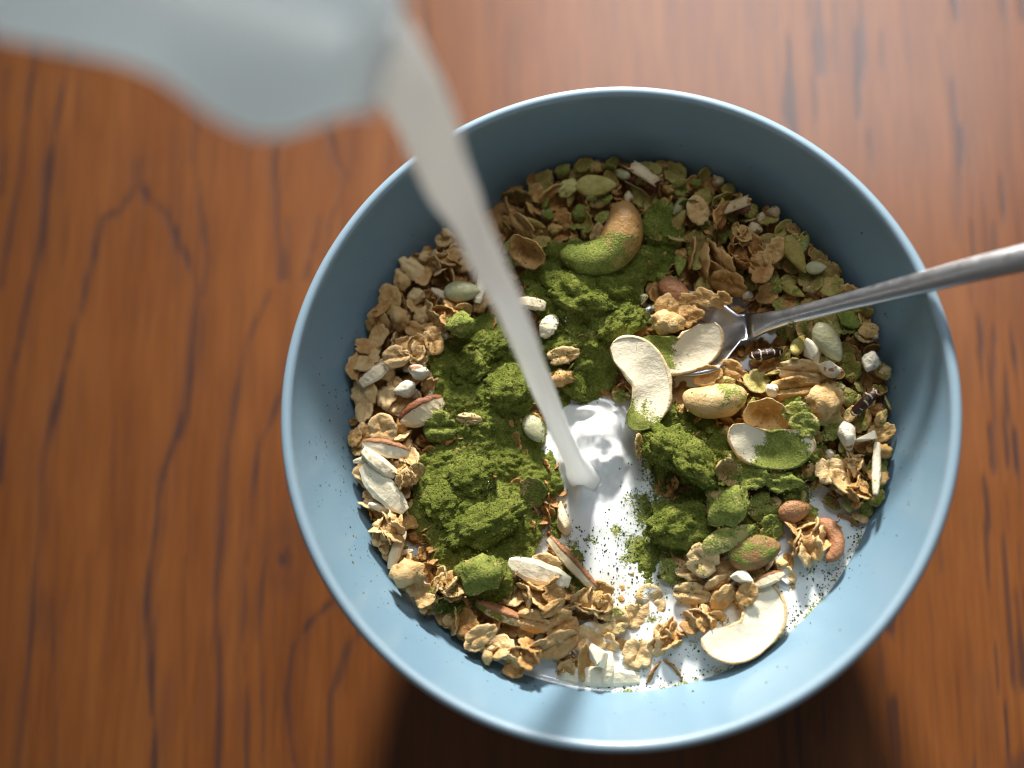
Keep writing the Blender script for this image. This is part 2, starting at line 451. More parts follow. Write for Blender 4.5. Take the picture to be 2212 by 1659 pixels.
# ------------------------------------------------------------------ milk in the bowl
FILM = [(1410,1110,60,.9),(1400,1190,55,.9),(1430,1060,60,.8),(1350,1260,45,.35),(1420,1290,50,.45),(1400,1330,40,.5),(1560,1350,45,.5),(1500,1390,40,.5),
        (1740,1230,50,.35),(1800,1190,45,.6),(1770,1290,40,.35),(1700,1380,35,.4),(1480,1480,60,.3),(1400,1440,50,.4),(1640,1260,35,.4),(1330,1200,20,.25),(1480,1200,70,.9),(1550,1230,50,.7),
        (1460,1030,80,1.0),(1500,1090,80,1.0),(1420,1000,45,.8),(1700,1080,60,.8),(1240,1180,35,.5),(1360,1170,30,.55),(1310,1255,40,.35),(1380,1080,35,.7),(1600,1180,50,.6),(1680,1230,50,.45),(1335,1150,36,.5),(1275,1165,24,.6),(1350,1215,30,.5),(1300,1290,30,.5)]
SPLASH = [(1290,935,48,36,4.6),(1262,884,34,13,2.6),(1222,985,20,36,3.0),(1288,985,26,26,2.6),(1335,985,22,34,2.8),(1350,1075,26,34,2.0),(1330,1075,30,34,-1.6),(1255,1050,14,28,1.6),
          (1345,1130,34,40,0.7),(1290,1130,22,40,0.6),(1315,1210,40,46,0.4),(1405,1020,10,40,1.0)]
def milk_height(x, y):
    z = np.full(x.shape, MILK_Z) + 0.00022 * fbm(xyz(x * 110, y * 110), 51, 2)
    for px, py, rx, ry, h in SPLASH:
        c = at(px, py, MILK_Z + 0.002); s = px_size(c)
        z = z + h * 1e-3 * np.exp(-(((x - c[0]) / (rx * s)) ** 2 + ((y - c[1]) / (ry * s)) ** 2))
    c = at(1262, 1030, MILK_Z); d = np.hypot(x - c[0], y - c[1])
    z = z + 0.0014 * np.exp(-np.maximum(d - 0.0040, 0) / 0.0028) * (1 + 0.12 * np.sin(np.arctan2(y - c[1], x - c[0]) * 3 + 1))
    z = z + 0.00022 * np.sin(d / 0.0013) * np.exp(-d / 0.009)
    c = at(1295, 1000, MILK_Z); d = np.hypot(x - c[0], y - c[1])
    z = z + 0.0011 * np.exp(-(d / 0.010) ** 2) * fbm(xyz(x * 420, y * 300), 52, 2)
    r = np.hypot(x, y); z = z + 0.0006 * np.clip((r - (wall_r(MILK_Z) - 0.0016)) / 0.0016, 0, 1) ** 2
    return z
def build_milk():
    n = 330; R = wall_r(MILK_Z + 0.0006) + 0.0004
    g = np.linspace(-R, R, n); X, Y = np.meshgrid(g, g)
    r = np.hypot(X, Y); k = np.where(r > R, R / np.maximum(r, 1e-9), 1.0)
    X2, Y2 = X * k, Y * k
    keep = r < R * 1.012
    Z = milk_height(X2, Y2)
    V = np.stack([X2, Y2, Z], -1).reshape(-1, 3)
    V, F = compact(V, grid_faces(n, n, keep))
    me = mesh_np("milk", V, F)
    film = np.zeros(len(V))
    for px, py, rp, s in FILM:
        c = at(px, py, MILK_Z); film = np.maximum(film, s * np.exp(-((V[:, 0] - c[0]) ** 2 + (V[:, 1] - c[1]) ** 2) / (rp * px_size(c)) ** 2))
    rr = np.hypot(V[:, 0], V[:, 1])
    edge = np.clip((rr - 0.0600) / 0.004, 0, 1) * (V[:, 1] < 0.01) * (V[:, 0] > -0.01)
    film = np.maximum(film, 0.50 * edge)
    film = np.maximum(film, 0.16 * (V[:, 1] < -0.02) * (V[:, 0] > -0.005))
    at_ = me.attributes.new("film", 'FLOAT', 'POINT'); at_.data.foreach_set("value", film.astype(np.float32))
    m, nt, b = new_mat("milk"); nb = NB(nt)
    pos = nb.n('ShaderNodeNewGeometry').outputs['Position']
    fa = nb.n('ShaderNodeAttribute', attribute_name="film").outputs['Fac']
    d1 = nb.noise(pos, 260, 3, 0.6); d2 = nb.noise(pos, 1900, 3, 0.7)
    d = nb.math('ADD', nb.math('MULTIPLY', d1, 0.5), nb.math('MULTIPLY', d2, 0.5))
    lev = nb.math('ADD', d, nb.math('MULTIPLY', nb.math('SUBTRACT', fa, 0.5), 0.42))
    mk = nb.math('MULTIPLY', nb.sstep(lev, 0.505, 0.56), nb.math('GREATER_THAN', fa, 0.06))
    base = nb.mix(nb.math('MULTIPLY', fa, 0.35), (0.80, 0.82, 0.82), (0.58, 0.68, 0.50))
    nb.l(nb.mix(mk, base, powder_color(nb, pos)), b.inputs['Base Color'])
    nb.l(nb.math('ADD', 0.10, nb.math('MULTIPLY', mk, 0.6)), b.inputs['Roughness'])
    b.inputs['Subsurface Weight'].default_value = 0.25; b.inputs['Subsurface Scale'].default_value = 0.001
    nb.l(nb.bump(nb.math('MULTIPLY', mk, nb.math('ADD', d2, 0.4)), 0.6, 0.0005), b.inputs['Normal'])
    o = link("milk", me, m)
    tag(o, "white milk pooled in the bowl and splashing under the poured stream", "milk", kind="stuff")
    return m
M_MILK_POOL = build_milk()

# ------------------------------------------------------------------ unit shapes
def flake_shape(seed, cup=0.1, crease=0.0, ragged=0.08, thick=0.13, nr=5, na=26, fold=0.0):
    r_ = np.random.default_rng(seed); ang = np.arange(na) * 2 * np.pi / na
    out = 1 + ragged * 1.2 * np.array([vnoise([[math.cos(a) * 1.3, math.sin(a) * 1.3, seed * 3.1]])[0] for a in ang]) + (ragged * 0.9 + 0.03) * (r_.random(na) - 0.5)
    for _ in range(r_.integers(1, 4)):
        out[r_.integers(0, na)] *= 0.72 + 0.15 * r_.random()
    T = [(0, 0, 1e-9)]; V = []
    rad = np.concatenate([[0.0], np.linspace(0.32, 1.0, nr)])
    def surf(sign):
        vs = []
        for i, rr in enumerate(rad):
            for j, a in enumerate(ang):
                if i == 0 and j > 0: break
                x, y = rr * out[j] * math.cos(a) * 0.5, rr * out[j] * math.sin(a) * 0.5
                nz = 0.065 * vnoise([[x * 5 + seed, y * 5, seed * 1.7]])[0] + 0.03 * vnoise([[x * 11 + seed, y * 11, seed * 0.7]])[0]
                z = cup * (rr ** 2) + nz - crease * math.exp(-(y / 0.05) ** 2) * (1 if sign > 0 else 0.3) + fold * y * abs(y) * 2
                z += sign * thick * 0.5 * (1 - 0.75 * rr ** 3)
                vs.append((x, y, z))
        return vs
    top, bot = surf(1), surf(-1); n1 = len(top); V = top + bot; F = []
    for off, flip in ((0, False), (n1, True)):
        for j in range(na):
            j2 = (j + 1) % na
            f = (off, off + 1 + j, off + 1 + j2); F.append(f[::-1] if flip else f)
            for i in range(len(rad) - 2):
                a, b_ = off + 1 + i * na + j, off + 1 + i * na + j2
                q = (a, a + na, b_ + na, b_); F.append(q[::-1] if flip else q)
    e = 1 + (len(rad) - 2) * na
    for j in range(na):
        j2 = (j + 1) % na
        F.append((e + j, n1 + e + j, n1 + e + j2, e + j2))
    return np.array(V), F

def blob_shape(seed, sub=3, amp=0.25, freq=1.6, fine=0.08, sc=(1, 1, 1), worl=0.0, wf=3.0):
    V, F = ico(sub); N = V.copy()
    d = 1 + amp * fbm(N * freq + seed * 7.3, seed, 2) + fine * fbm(N * freq * 4 + seed, seed + 5, 3)
    if worl: d = d - worl * worley(N * wf + seed * 3.7, seed + 9) + worl * 0.5
    return N * d[:, None] * np.array(sc) * 0.5, F

def seed_shape(seed, flat=0.34, point=0.5):
    V, F = ico(3); t = (V[:, 0] + 1) / 2
    w = 1 - point * np.clip(t, 0, 1) ** 2.2
    V[:, 1] *= w * 0.98; V[:, 2] *= flat * (0.55 + 0.45 * w)
    rr = np.abs(V[:, 1]) / np.maximum(w, 0.1)
    V[:, 2] += np.sign(V[:, 2]) * 0.03 * np.exp(-((rr - 0.82) / 0.08) ** 2)
    V *= 1 + 0.05 * fbm(V * 2 + seed * 3, seed, 2)[:, None]
    V[:, 2] += 0.05 * V[:, 0] ** 2
    return V * 0.5, F

def sliver_shape(seed, hw=0.5, hh=0.42, blunt=0.5, bend=0.05):
    """long cut piece of nut: flesh, and a skin strip along one edge"""
    r_ = np.random.default_rng(seed); ns = 13; rings = []; ring_a = []
    for i in range(ns):
        s = i / (ns - 1); x = s - 0.5
        tp = (np.sin(np.pi * (0.06 + 0.88 * s))) ** blunt
        w, h = hw * tp * (1 + 0.04 * r_.standard_normal() * (0 < i < ns - 1)), hh * tp * (1 + 0.03 * r_.standard_normal())
        pts = []
        for (a, b_) in ((1, -.55), (1, .55), (.62, 1), (0, 1.04), (-.62, 1), (-1, .5), (-1, -.5), (-.6, -1), (0, -1), (.6, -1)):
            pts.append((x, a * w * 0.5, b_ * h * 0.5 + bend * math.sin(np.pi * s)))
        pts = np.array(pts); pts[:, 1:] += 0.005 * r_.standard_normal((10, 2))
        rings.append(pts)
    V, F = loft(rings)
    sk = [0, 1, 2]; Vs = []; Fs = []
    for i, rg in enumerate(rings):
        c = rg.mean(0)
        for k in sk: Vs.append(c + (rg[k] - c) * np.array([1, 1.10, 1.07]))
        for k in sk[::-1]: Vs.append(c + (rg[k] - c) * np.array([1, 0.98, 0.98]))
    for i in range(ns - 1):
        for j in range(6):
            j2 = (j + 1) % 6; Fs.append((i * 6 + j, i * 6 + j2, (i + 1) * 6 + j2, (i + 1) * 6 + j))
    Fs.append((5, 4, 3, 2, 1, 0)); b_ = (ns - 1) * 6; Fs.append(tuple(range(b_, b_ + 6)))
    return (V, F), (np.array(Vs), Fs)

def cashew_center(s, arc):
    a = -math.pi / 2 + (s - 0.5) * arc
    return np.array([math.cos(a), math.sin(a)]), a

def cashew_half_shape(seed, arc=3.3, fat=0.30, R=0.31, lopsided=0.25):
    ns, na, nf = 30, 11, 7; skinV, faceV = [], []
    r_ = np.random.default_rng(seed)
    for i in range(ns):
        s = i / (ns - 1); c, a = cashew_center(s, arc)
        w = fat * 0.5 * max(math.sin(math.pi * (0.015 + 0.97 * s)), 0) ** 0.42 * (1 + lopsided * (s - 0.5)) * (1 - 0.12 * math.exp(-((s - 0.5) / 0.16) ** 2))
        w *= 1 + 0.05 * vnoise([[s * 4, seed, 0.3]])[0]
        for j in range(na):
            t = math.pi * j / (na - 1)
            rr = R + w * math.cos(t); z = -w * 0.95 * math.sin(t)
            z += 0.012 if j in (0, na - 1) else 0
            n = 1 + 0.03 * vnoise([[rr * c[0] * 9 + seed, rr * c[1] * 9, z * 9]])[0]
            skinV.append((rr * c[0] * n, rr * c[1] * n, z))
        skinV.append(((R - w * 0.86) * c[0], (R - w * 0.86) * c[1], 0.006)); skinV.insert(len(skinV) - na - 1, ((R + w * 0.86) * c[0], (R + w * 0.86) * c[1], 0.006))
        for j in range(nf):
            u = 1 - 2 * j / (nf - 1); rr = R + w * 0.87 * u
            x, y = rr * c[0], rr * c[1]
            z = 0.004 - 0.035 * (1 - u * u) * math.exp(-((s - 0.5) / 0.3) ** 2) + 0.014 * fbm([[x * 7 + seed, y * 7, 2.0]], seed, 2)[0]
            faceV.append((x, y, z))
    def strip(n, k): return [(i * k + j, (i + 1) * k + j, (i + 1) * k + j + 1, i * k + j + 1) for i in range(n - 1) for j in range(k - 1)]
    nk = na + 2; Fs = [q[::-1] for q in strip(ns, nk)]; Ff = strip(ns, nf)
    Fs.append(tuple(range(nk))[::-1]); Fs.append(tuple(range((ns - 1) * nk, ns * nk)))
    off = np.array([0, R * 0.55, 0])
    return (np.array(skinV) + off, Fs), (np.array(faceV) + off, [q[::-1] for q in Ff])

def cashew_shape(seed, arc=3.0, fat=0.36, R=0.30):
    ns, na = 28, 16; rings = []
    for i in range(ns):
        s = i / (ns - 1); c, a = cashew_center(s, arc)
        w = fat * 0.5 * max(math.sin(math.pi * (0.02 + 0.96 * s)), 0) ** 0.42 * (1 + 0.22 * (s - 0.5)) * (1 - 0.10 * math.exp(-((s - 0.5) / 0.16) ** 2))
        ring = []
        for j in range(na):
            t = 2 * math.pi * j / na
            p = np.array([(R + w * math.cos(t)) * c[0], (R + w * math.cos(t)) * c[1], w * 0.85 * math.sin(t)])
            p *= 1 + 0.045 * fbm([p * 7 + seed], seed, 2)[0]
            ring.append(p)
        rings.append(np.array(ring))
    V, F = loft(rings); return V + np.array([0, R * 0.55, 0]), F

def husk_shape(seed, arc=4.2, th=0.05):
    """curled shell: outer sheet and inner lining"""
    na, nl = 18, 6; out, inn = [], []
    for i in range(nl):
        s = i / (nl - 1)
        for j in range(na):
            a = -math.pi / 2 + (j / (na - 1) - 0.5) * arc
            R = 0.30 * (1 + 0.12 * vnoise([[s * 3 + seed, j * 0.5, 1]])[0]); x = (s - 0.5) * (0.95 + 0.15 * vnoise([[j * 0.7, seed, 5]])[0])
            out.append((x, R * math.cos(a), R * math.sin(a))); inn.append((x * 0.985, (R - th) * math.cos(a), (R - th) * math.sin(a)))
    def strip(flip):
        q = [(i * na + j, i * na + j + 1, (i + 1) * na + j + 1, (i + 1) * na + j) for i in range(nl - 1) for j in range(na - 1)]
        return [f[::-1] for f in q] if flip else q
    # outer skin closes over the edges so the sheet has a visible thickness
    mid = [tuple(0.8 * np.array(a) + 0.2 * np.array(b_)) for a, b_ in zip(inn, out)]
    V = np.array(out + mid); n = len(out); F = strip(True)
    for j in range(na - 1):
        F.append((j, j + 1, n + j + 1, n + j)); b_ = (nl - 1) * na; F.append((b_ + j, n + b_ + j, n + b_ + j + 1, b_ + j + 1))
    for i in range(nl - 1):
        F.append((i * na, n + i * na, n + (i + 1) * na, (i + 1) * na)); k = na - 1
        F.append((i * na + k, (i + 1) * na + k, n + (i + 1) * na + k, n + i * na + k))
    return (V, F), (np.array(inn), strip(False))

def horned_puff(seed):
    V, F = ico(3); r_ = np.random.default_rng(seed); d = np.ones(len(V)) * 0.62
    for _ in range(5):
        q = r_.standard_normal(3); q /= np.linalg.norm(q)
        d += 0.42 * r_.random() * np.exp(-np.sum((V - q) ** 2, 1) / 0.16)
    d += 0.12 * fbm(V * 2.5 + seed, seed, 3)
    return V * d[:, None] * 0.5, F

def hull_shape(seed):
    r_ = np.random.default_rng(seed); bm = bmesh.new()
    for _ in range(16): bm.verts.new(Vector(r_.uniform(-.5, .5, 3) * np.array([1, 1, .7])))
    res = bmesh.ops.convex_hull(bm, input=bm.verts); bmesh.ops.delete(bm, geom=[g for g in res['geom_interior'] if isinstance(g, bmesh.types.BMVert)], context='VERTS')
    bmesh.ops.bevel(bm, geom=list(bm.edges), offset=.03, segments=1, affect='EDGES'); bm.verts.index_update()
    V = np.array([v.co[:] for v in bm.verts]); F = [[v.index for v in f.verts] for f in bm.faces]; bm.free(); return V, F

def clump_shape(seed):
    V, F = ico(5); N = V.copy()
    d = 1 + .45 * fbm(N * 1.3 + seed * 7.3, seed, 2) + .22 * fbm(N * 4 + seed, seed + 5, 2)
    d += .15 * (.5 - worley(N * 4.2 + seed * 3.7, seed + 9)) + .11 * (.5 - worley(N * 9 + seed, seed + 2)) + .075 * (.5 - worley(N * 19 + seed, seed + 3))
    d -= .10 * np.clip(fbm(N * 13 + seed, seed + 4, 2) - .12, 0, 1)
    return N * d[:, None] * np.array([1, 1, .85]) * 0.5, F

# ------------------------------------------------------------------ kinds of piece: list of (part name, mesh, material, verts)
KIT = {}
def along_cashew(V):
    """angle along the crescent, -1 at one tip, 0 mid bend, 1 at the other"""
    return (np.arctan2(V[:, 1] - 0.155, V[:, 0]) + math.pi / 2 + math.pi) % (2 * math.pi) / math.pi - 1
def reg(key, *parts, cover=None):
    L = []
    for pname, (V, F), mat in parts:
        me = mesh_np(pname, V, F, smooth=pname not in ('nut_flesh', 'almond_sliver', 'nut_shard')); me.materials.append(mat); L.append((pname, me, np.asarray(V)))
        if cover is not None:
            s_ = along_cashew(np.asarray(V)); me.attributes.new('cover', 'FLOAT', 'POINT').data.foreach_set('value', np.clip(cover(s_), 0, 1).astype(np.float32))
    KIT.setdefault(key, []).append(L)

FL = [flake_shape(s, cup, cr, rg, th, fold=fo) for s, cup, cr, rg, th, fo in
      [(1, .06, .06, .10, .14, 0), (2, .10, .03, .12, .13, .10), (3, -.05, .06, .08, .15, 0), (4, .04, .04, .18, .16, .12), (5, .14, 0, .16, .12, 0),
       (6, .02, .07, .07, .14, 0), (7, .08, 0, .22, .18, -.12), (8, -.10, .04, .14, .14, .1), (9, .10, .05, .10, .13, .18), (10, .0, 0, .20, .20, 0)]]
for k, s in enumerate(FL):
    reg("oat", ("oat_flake", s, M_OAT)); reg("green_oat", ("oat_flake", s, M_HUSKY)); reg("pale_oat", ("oat_flake", s, M_PUFF if k % 2 else M_OAT))
for s in range(4): reg("round_oat", ("oat_flake", flake_shape(40 + s, 0.06, 0.07, 0.07, 0.15, nr=5, na=26), M_OAT))
for s in range(3): reg("cup_oat", ("oat_flake", flake_shape(60 + s, 0.42, 0.0, 0.14, 0.12, nr=6, na=26), M_OAT))
for s in range(5):
    fl, sk = sliver_shape(100 + s, hw=[.30, .26, .36, .28, .32][s], hh=[.2, .22, .18, .24, .16][s], blunt=[.5, .35, .6, .4, .3][s])
    reg("sliver", ("nut_flesh", fl, M_FACE), ("nut_skin", sk, M_SKIN)); reg("blanched", ("almond_sliver", fl, M_FACE))
COVER = [lambda s: 0.78 * np.clip(1 - (s + 0.46) / 0.42, 0, 1), lambda s: 0.72 * np.clip(1 - (s + 0.28) / 0.45, 0, 1), lambda s: 0.68 * np.exp(-((s - 0.12) / 0.30) ** 2), None]
for s in range(4):
    a, b_ = cashew_half_shape(200 + s, arc=[3.25, 2.9, 2.6, 3.2][s], fat=[.42, .43, .44, .42][s], R=.28); reg("cashew_half", ("outer_skin", a, M_NUT), ("cut_face", b_, M_FACE), cover=COVER[s])
reg("brown_crescent", ("nut_crescent", cashew_shape(215, arc=3.0, fat=.30), M_SKIN))
for s in range(2): reg("cashew", ("cashew", cashew_shape(210 + s, arc=[2.3, 3.1][s], fat=[.47, .40][s]), M_NUT), cover=[lambda s: 0.35 * np.exp(-((s - 0.3) / 0.25) ** 2), lambda s: 0.70 * np.clip(1 - (s + 0.15) / 0.5, 0, 1)][s])
for s in range(3):
    reg("seed", ("pumpkin_seed", seed_shape(s, .30 + .05 * s, .45 + .1 * s), M_HUSKY)); reg("kernel", ("sunflower_kernel", seed_shape(20 + s, .5, .4), M_SEED))
    reg("nut", ("almond", seed_shape(30 + s, .55, .35), M_SKIN))
for s in range(4):
    reg("puff", ("puffed_grain", horned_puff(300 + s), M_PUFF)); reg("shard", ("nut_shard", hull_shape(310 + s), M_FACE))
    reg("crumb", ("granola_crumb", blob_shape(320 + s, 3, .35, 1.8, .25, (1, .85, .7), .35, 2.2), M_OAT))
for s in range(2):
    o_, i_ = husk_shape(330 + s, [4.4, 3.6][s]); reg("husk", ("shell", o_, M_PUFF), ("shell_lining", i_, M_SKIN))
def bands(seed, n=5):
    body = blob_shape(340 + seed, 3, .10, 1.2, .08, (1, .40, .36)); parts = [("bran", body, M_BRAN)]
    for k in range(n):
        x = -0.38 + 0.76 * k / (n - 1); R = 0.185 * math.sqrt(max(1 - (x / 0.52) ** 2, .1)); rings = []
        for i in range(14):
            a = 2 * math.pi * i / 14; rr = R * (1 + 0.35 * vnoise([[math.cos(a) * 1.3 + k * 3, math.sin(a) * 1.3, seed + .5]])[0]); t = 0.022
            c = np.array([x + 0.05 * vnoise([[math.cos(a) * 2 + k * 5, math.sin(a) * 2, seed + 2.5]])[0], rr * math.cos(a), rr * 0.92 * math.sin(a)]); rad = np.array([0, math.cos(a), math.sin(a)])
            rings.append(np.array([c + t * (np.cos(q) * rad + np.sin(q) * np.array([1.1, 0, 0])) for q in np.arange(6) * math.pi / 3]))
        rings.append(rings[0]); parts.append(("pale_band", loft(rings, False), M_PUFF))
    return parts
for s in range(2): reg("striped", *bands(s))
for s in range(6):
    reg("clump", ("powder_clump", clump_shape(400 + s), M_POWDER))
    reg("coated", ("coated_nut", blob_shape(450 + s, 4, .22, 1.3, .16, (1, 1, 1), .10, 5.0), M_OAT))

def rot_mat(rz, tx, ty):
    return np.array((Euler((math.radians(tx), math.radians(ty), 0)).to_matrix())), np.array(Matrix.Rotation(math.radians(rz), 3, 'Z'))

# clusters: several flakes stuck on a lumpy core, flakes as parts
def cluster_spec(seed):
    r_ = np.random.default_rng(seed); spec = []
    core = blob_shape(500 + seed, 3, .4, 2.0, .2, (.62, .55, .42), .3, 2.4)
    n = r_.integers(6, 10)
    for k in range(n):
        a = 2 * math.pi * (k + .4 * r_.random()) / n; el = r_.uniform(-.1, 1.2)
        p = np.array([math.cos(a) * math.cos(el) * .30, math.sin(a) * math.cos(el) * .28, math.sin(el) * .20])
        q = Vector(p).to_track_quat('Z', 'X').to_euler()
        q = Euler((q.x + r_.normal(0, .5), q.y + r_.normal(0, .5), r_.uniform(0, 6.28)))
        spec.append((int(r_.integers(0, len(FL))), p, q, r_.uniform(.36, .58)))
    cm = mesh_np("oat_crumb_core", *core); cm.materials.append(M_OAT)
    vs = [core[0]]
    for i, p, q, s in spec: vs.append((FL[i][0] * s) @ np.array(q.to_matrix()).T + p)
    return cm, spec, np.concatenate(vs)
CLUSTERS = [cluster_spec(s) for s in range(7)]

# ------------------------------------------------------------------ settling
H = np.maximum(TARGET, MILK_Z - 0.0006)
DEFAULT_SINK = 78
def settle(Vl, x, y, sink):
    for _ in range(4):
        vx, vy = Vl[:, 0] + x, Vl[:, 1] + y
        z = np.percentile(hget(H, vx, vy) - Vl[:, 2], sink)
        rw = np.interp(Vl[:, 2] + z, _inner[:, 1], _inner[:, 0]) - 0.0004
        r = np.hypot(vx, vy); k = int(np.argmax(r - rw)); over = r[k] - rw[k]
        if over <= 0: break
        x -= vx[k] / r[k] * over * 1.02; y -= vy[k] / r[k] * over * 1.02
    return x, y, z
def stamp(Vl, x, y, z):
    ix, iy = gi(Vl[:, 0] + x), gi(Vl[:, 1] + y)
    zz = Vl[:, 2] + z
    for dx in (0, 1):
        for dy in (0, 1):
            np.maximum.at(H, (np.clip(iy + dy, 0, GN - 1), np.clip(ix + dx, 0, GN - 1)), zz)

LIVE = []
def put(kind, name, px, py, L, W=None, rot=0.0, tilt=(0, 0), col=(0, 0, .4), label=None, cat=None, group=None, var=0, T=None, sink=None, lift=0.0, colors=None):
    """stand a piece where the photograph shows it; L, W in measured pixels"""
    W = W or L
    z = 0.045
    for _ in range(3):
        p = at(px, py, z); z = float(hget(H, p[0], p[1])) + 0.001
    s = px_size(p); sc = np.array([L * s, W * s, (T * s if T else 0.5 * (L + W) * s)])
    Rt, Rz = rot_mat(rot, *tilt)
    eul = Matrix(Rz.tolist()) @ Matrix(Rt.tolist())
    if kind == "cluster":
        core, spec, allv = CLUSTERS[var % len(CLUSTERS)]
    else:
        parts = KIT[kind][var % len(KIT[kind])]; allv = np.concatenate([q[2] for q in parts])
    Vl = (allv * sc) @ np.array(eul).T
    x, y, z = settle(Vl, p[0], p[1], DEFAULT_SINK if sink is None else sink); z += lift
    stamp(Vl, x, y, z)
    M4 = Matrix.Translation((x, y, z)) @ eul.to_4x4() @ Matrix.Diagonal((*sc, 1))
    c4 = (*col, 1)
    if kind == "cluster":
        root = link(name, None); root.empty_display_size = 0.002; root.matrix_world = M4
        o = link("oat_crumb", core, None, root); o.color = (col[0], col[1], min(1, col[2] + .15), 1)
        for i, pp, q, ss in spec:
            f = link("oat_flake", KIT["oat"][i][0][1], None, root)
            f.matrix_local = Matrix.Translation(pp.tolist()) @ q.to_matrix().to_4x4() @ Matrix.Scale(ss, 4)
            f.color = (max(0, col[0] + random.uniform(-.1, .1)) if col[0] > 0 else 0, col[1], min(1, max(0, col[2] + random.uniform(-.18, .18))), 1)
    elif len(parts) == 1:
        root = link(name, parts[0][1]); root.matrix_world = M4; root.color = c4
    else:
        root = link(name, None); root.empty_display_size = 0.002; root.matrix_world = M4
        for i, (pn, me, _) in enumerate(parts):
            o = link(pn, me, None, root); o.color = (*colors[i], 1) if colors and i < len(colors) else c4
    tag(root, label, cat, group); LIVE.append(root)
    return root

# ------------------------------------------------------------------ granola bed (what lies under the pieces one can tell apart)
def build_bed():
    n = 260; R = 0.0665; g = np.linspace(-R, R, n); X, Y = np.meshgrid(g, g)
    Z = hget(TARGET, X, Y) - 0.0024 - 0.0012 * np.clip((np.hypot(X, Y) - 0.056) / 0.008, 0, 1) + 0.0012 * fbm(xyz(X * 230, Y * 230), 71, 3) - 0.0012 * worley(xyz(X * 260, Y * 260), 72)
    keep = np.hypot(X, Y) < np.interp(Z, _inner[:, 1], _inner[:, 0])
    V, F = compact(np.stack([X, Y, Z], -1).reshape(-1, 3), grid_faces(n, n, keep))
    Vs, Fs, base = [V], [tuple(f) for f in F], len(V)
    r_ = np.random.default_rng(77)
    for k in range(2000):
        a, rr = r_.uniform(0, 2 * math.pi), 0.0665 * math.sqrt(r_.random()); x, y = rr * math.cos(a), rr * math.sin(a)
        sV, sF = FL[k % len(FL)]; L = r_.uniform(.0022, .0052)
        q = np.array(Euler((r_.normal(0, .6), r_.normal(0, .6), r_.uniform(0, 6.28))).to_matrix())
        z = float(hget(TARGET, x, y)) - r_.uniform(.0004, .0020)
        W_ = (sV * L * np.array([1, r_.uniform(.6, 1), 1])) @ q.T + np.array([x, y, z])
        if (np.hypot(W_[:, 0], W_[:, 1]) > np.interp(W_[:, 2], _inner[:, 1], _inner[:, 0])).any(): continue
        Vs.append(W_); Fs += [tuple(i + base for i in f) for f in sF]; base += len(sV)
    o = link("granola_bed", mesh_np("granola_bed", np.concatenate(Vs), Fs), M_OAT); o.color = (0.14, 0.0, 0.62, 1)
    tag(o, "deeper layer of toasted oats and crumbs filling the bowl", "granola", kind="stuff")
build_bed()

# ------------------------------------------------------------------ scattered pieces, zone by zone
def inside(poly, x, y):
    c = False; j = len(poly) - 1
    for i in range(len(poly)):
        (xi, yi), (xj, yj) = poly[i], poly[j]
        if (yi > y) != (yj > y) and x < (xj - xi) * (y - yi) / (yj - yi) + xi: c = not c
        j = i
    return c
POOL = [(1190, 880), (1300, 855), (1370, 950), (1365, 1060), (1420, 1130), (1400, 1260), (1330, 1330), (1290, 1230), (1240, 1120), (1225, 1040)]
DISH = [(1460, 610), (1600, 630), (1690, 680), (1670, 755), (1590, 825), (1490, 810), (1420, 740)]
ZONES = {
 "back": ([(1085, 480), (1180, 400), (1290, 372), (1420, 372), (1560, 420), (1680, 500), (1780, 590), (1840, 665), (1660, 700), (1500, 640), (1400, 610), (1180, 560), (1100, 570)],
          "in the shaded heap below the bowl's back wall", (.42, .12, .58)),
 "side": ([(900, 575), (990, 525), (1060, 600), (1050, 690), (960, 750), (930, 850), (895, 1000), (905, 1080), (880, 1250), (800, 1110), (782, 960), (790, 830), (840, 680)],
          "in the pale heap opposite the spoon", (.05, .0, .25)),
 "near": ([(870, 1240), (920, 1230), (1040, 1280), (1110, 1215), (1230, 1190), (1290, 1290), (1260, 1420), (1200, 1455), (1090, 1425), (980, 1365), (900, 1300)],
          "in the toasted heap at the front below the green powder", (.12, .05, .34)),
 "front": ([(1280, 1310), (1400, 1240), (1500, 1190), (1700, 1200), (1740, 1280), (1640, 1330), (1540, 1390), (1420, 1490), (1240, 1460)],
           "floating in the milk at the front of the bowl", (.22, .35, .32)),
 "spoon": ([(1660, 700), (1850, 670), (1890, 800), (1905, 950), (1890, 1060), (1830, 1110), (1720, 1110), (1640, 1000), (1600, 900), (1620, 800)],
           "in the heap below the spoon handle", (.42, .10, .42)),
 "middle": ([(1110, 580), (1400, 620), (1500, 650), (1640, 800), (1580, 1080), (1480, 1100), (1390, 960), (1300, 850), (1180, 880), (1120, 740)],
            "among the cashews in the middle of the bowl", (.60, .08, .45)),
}
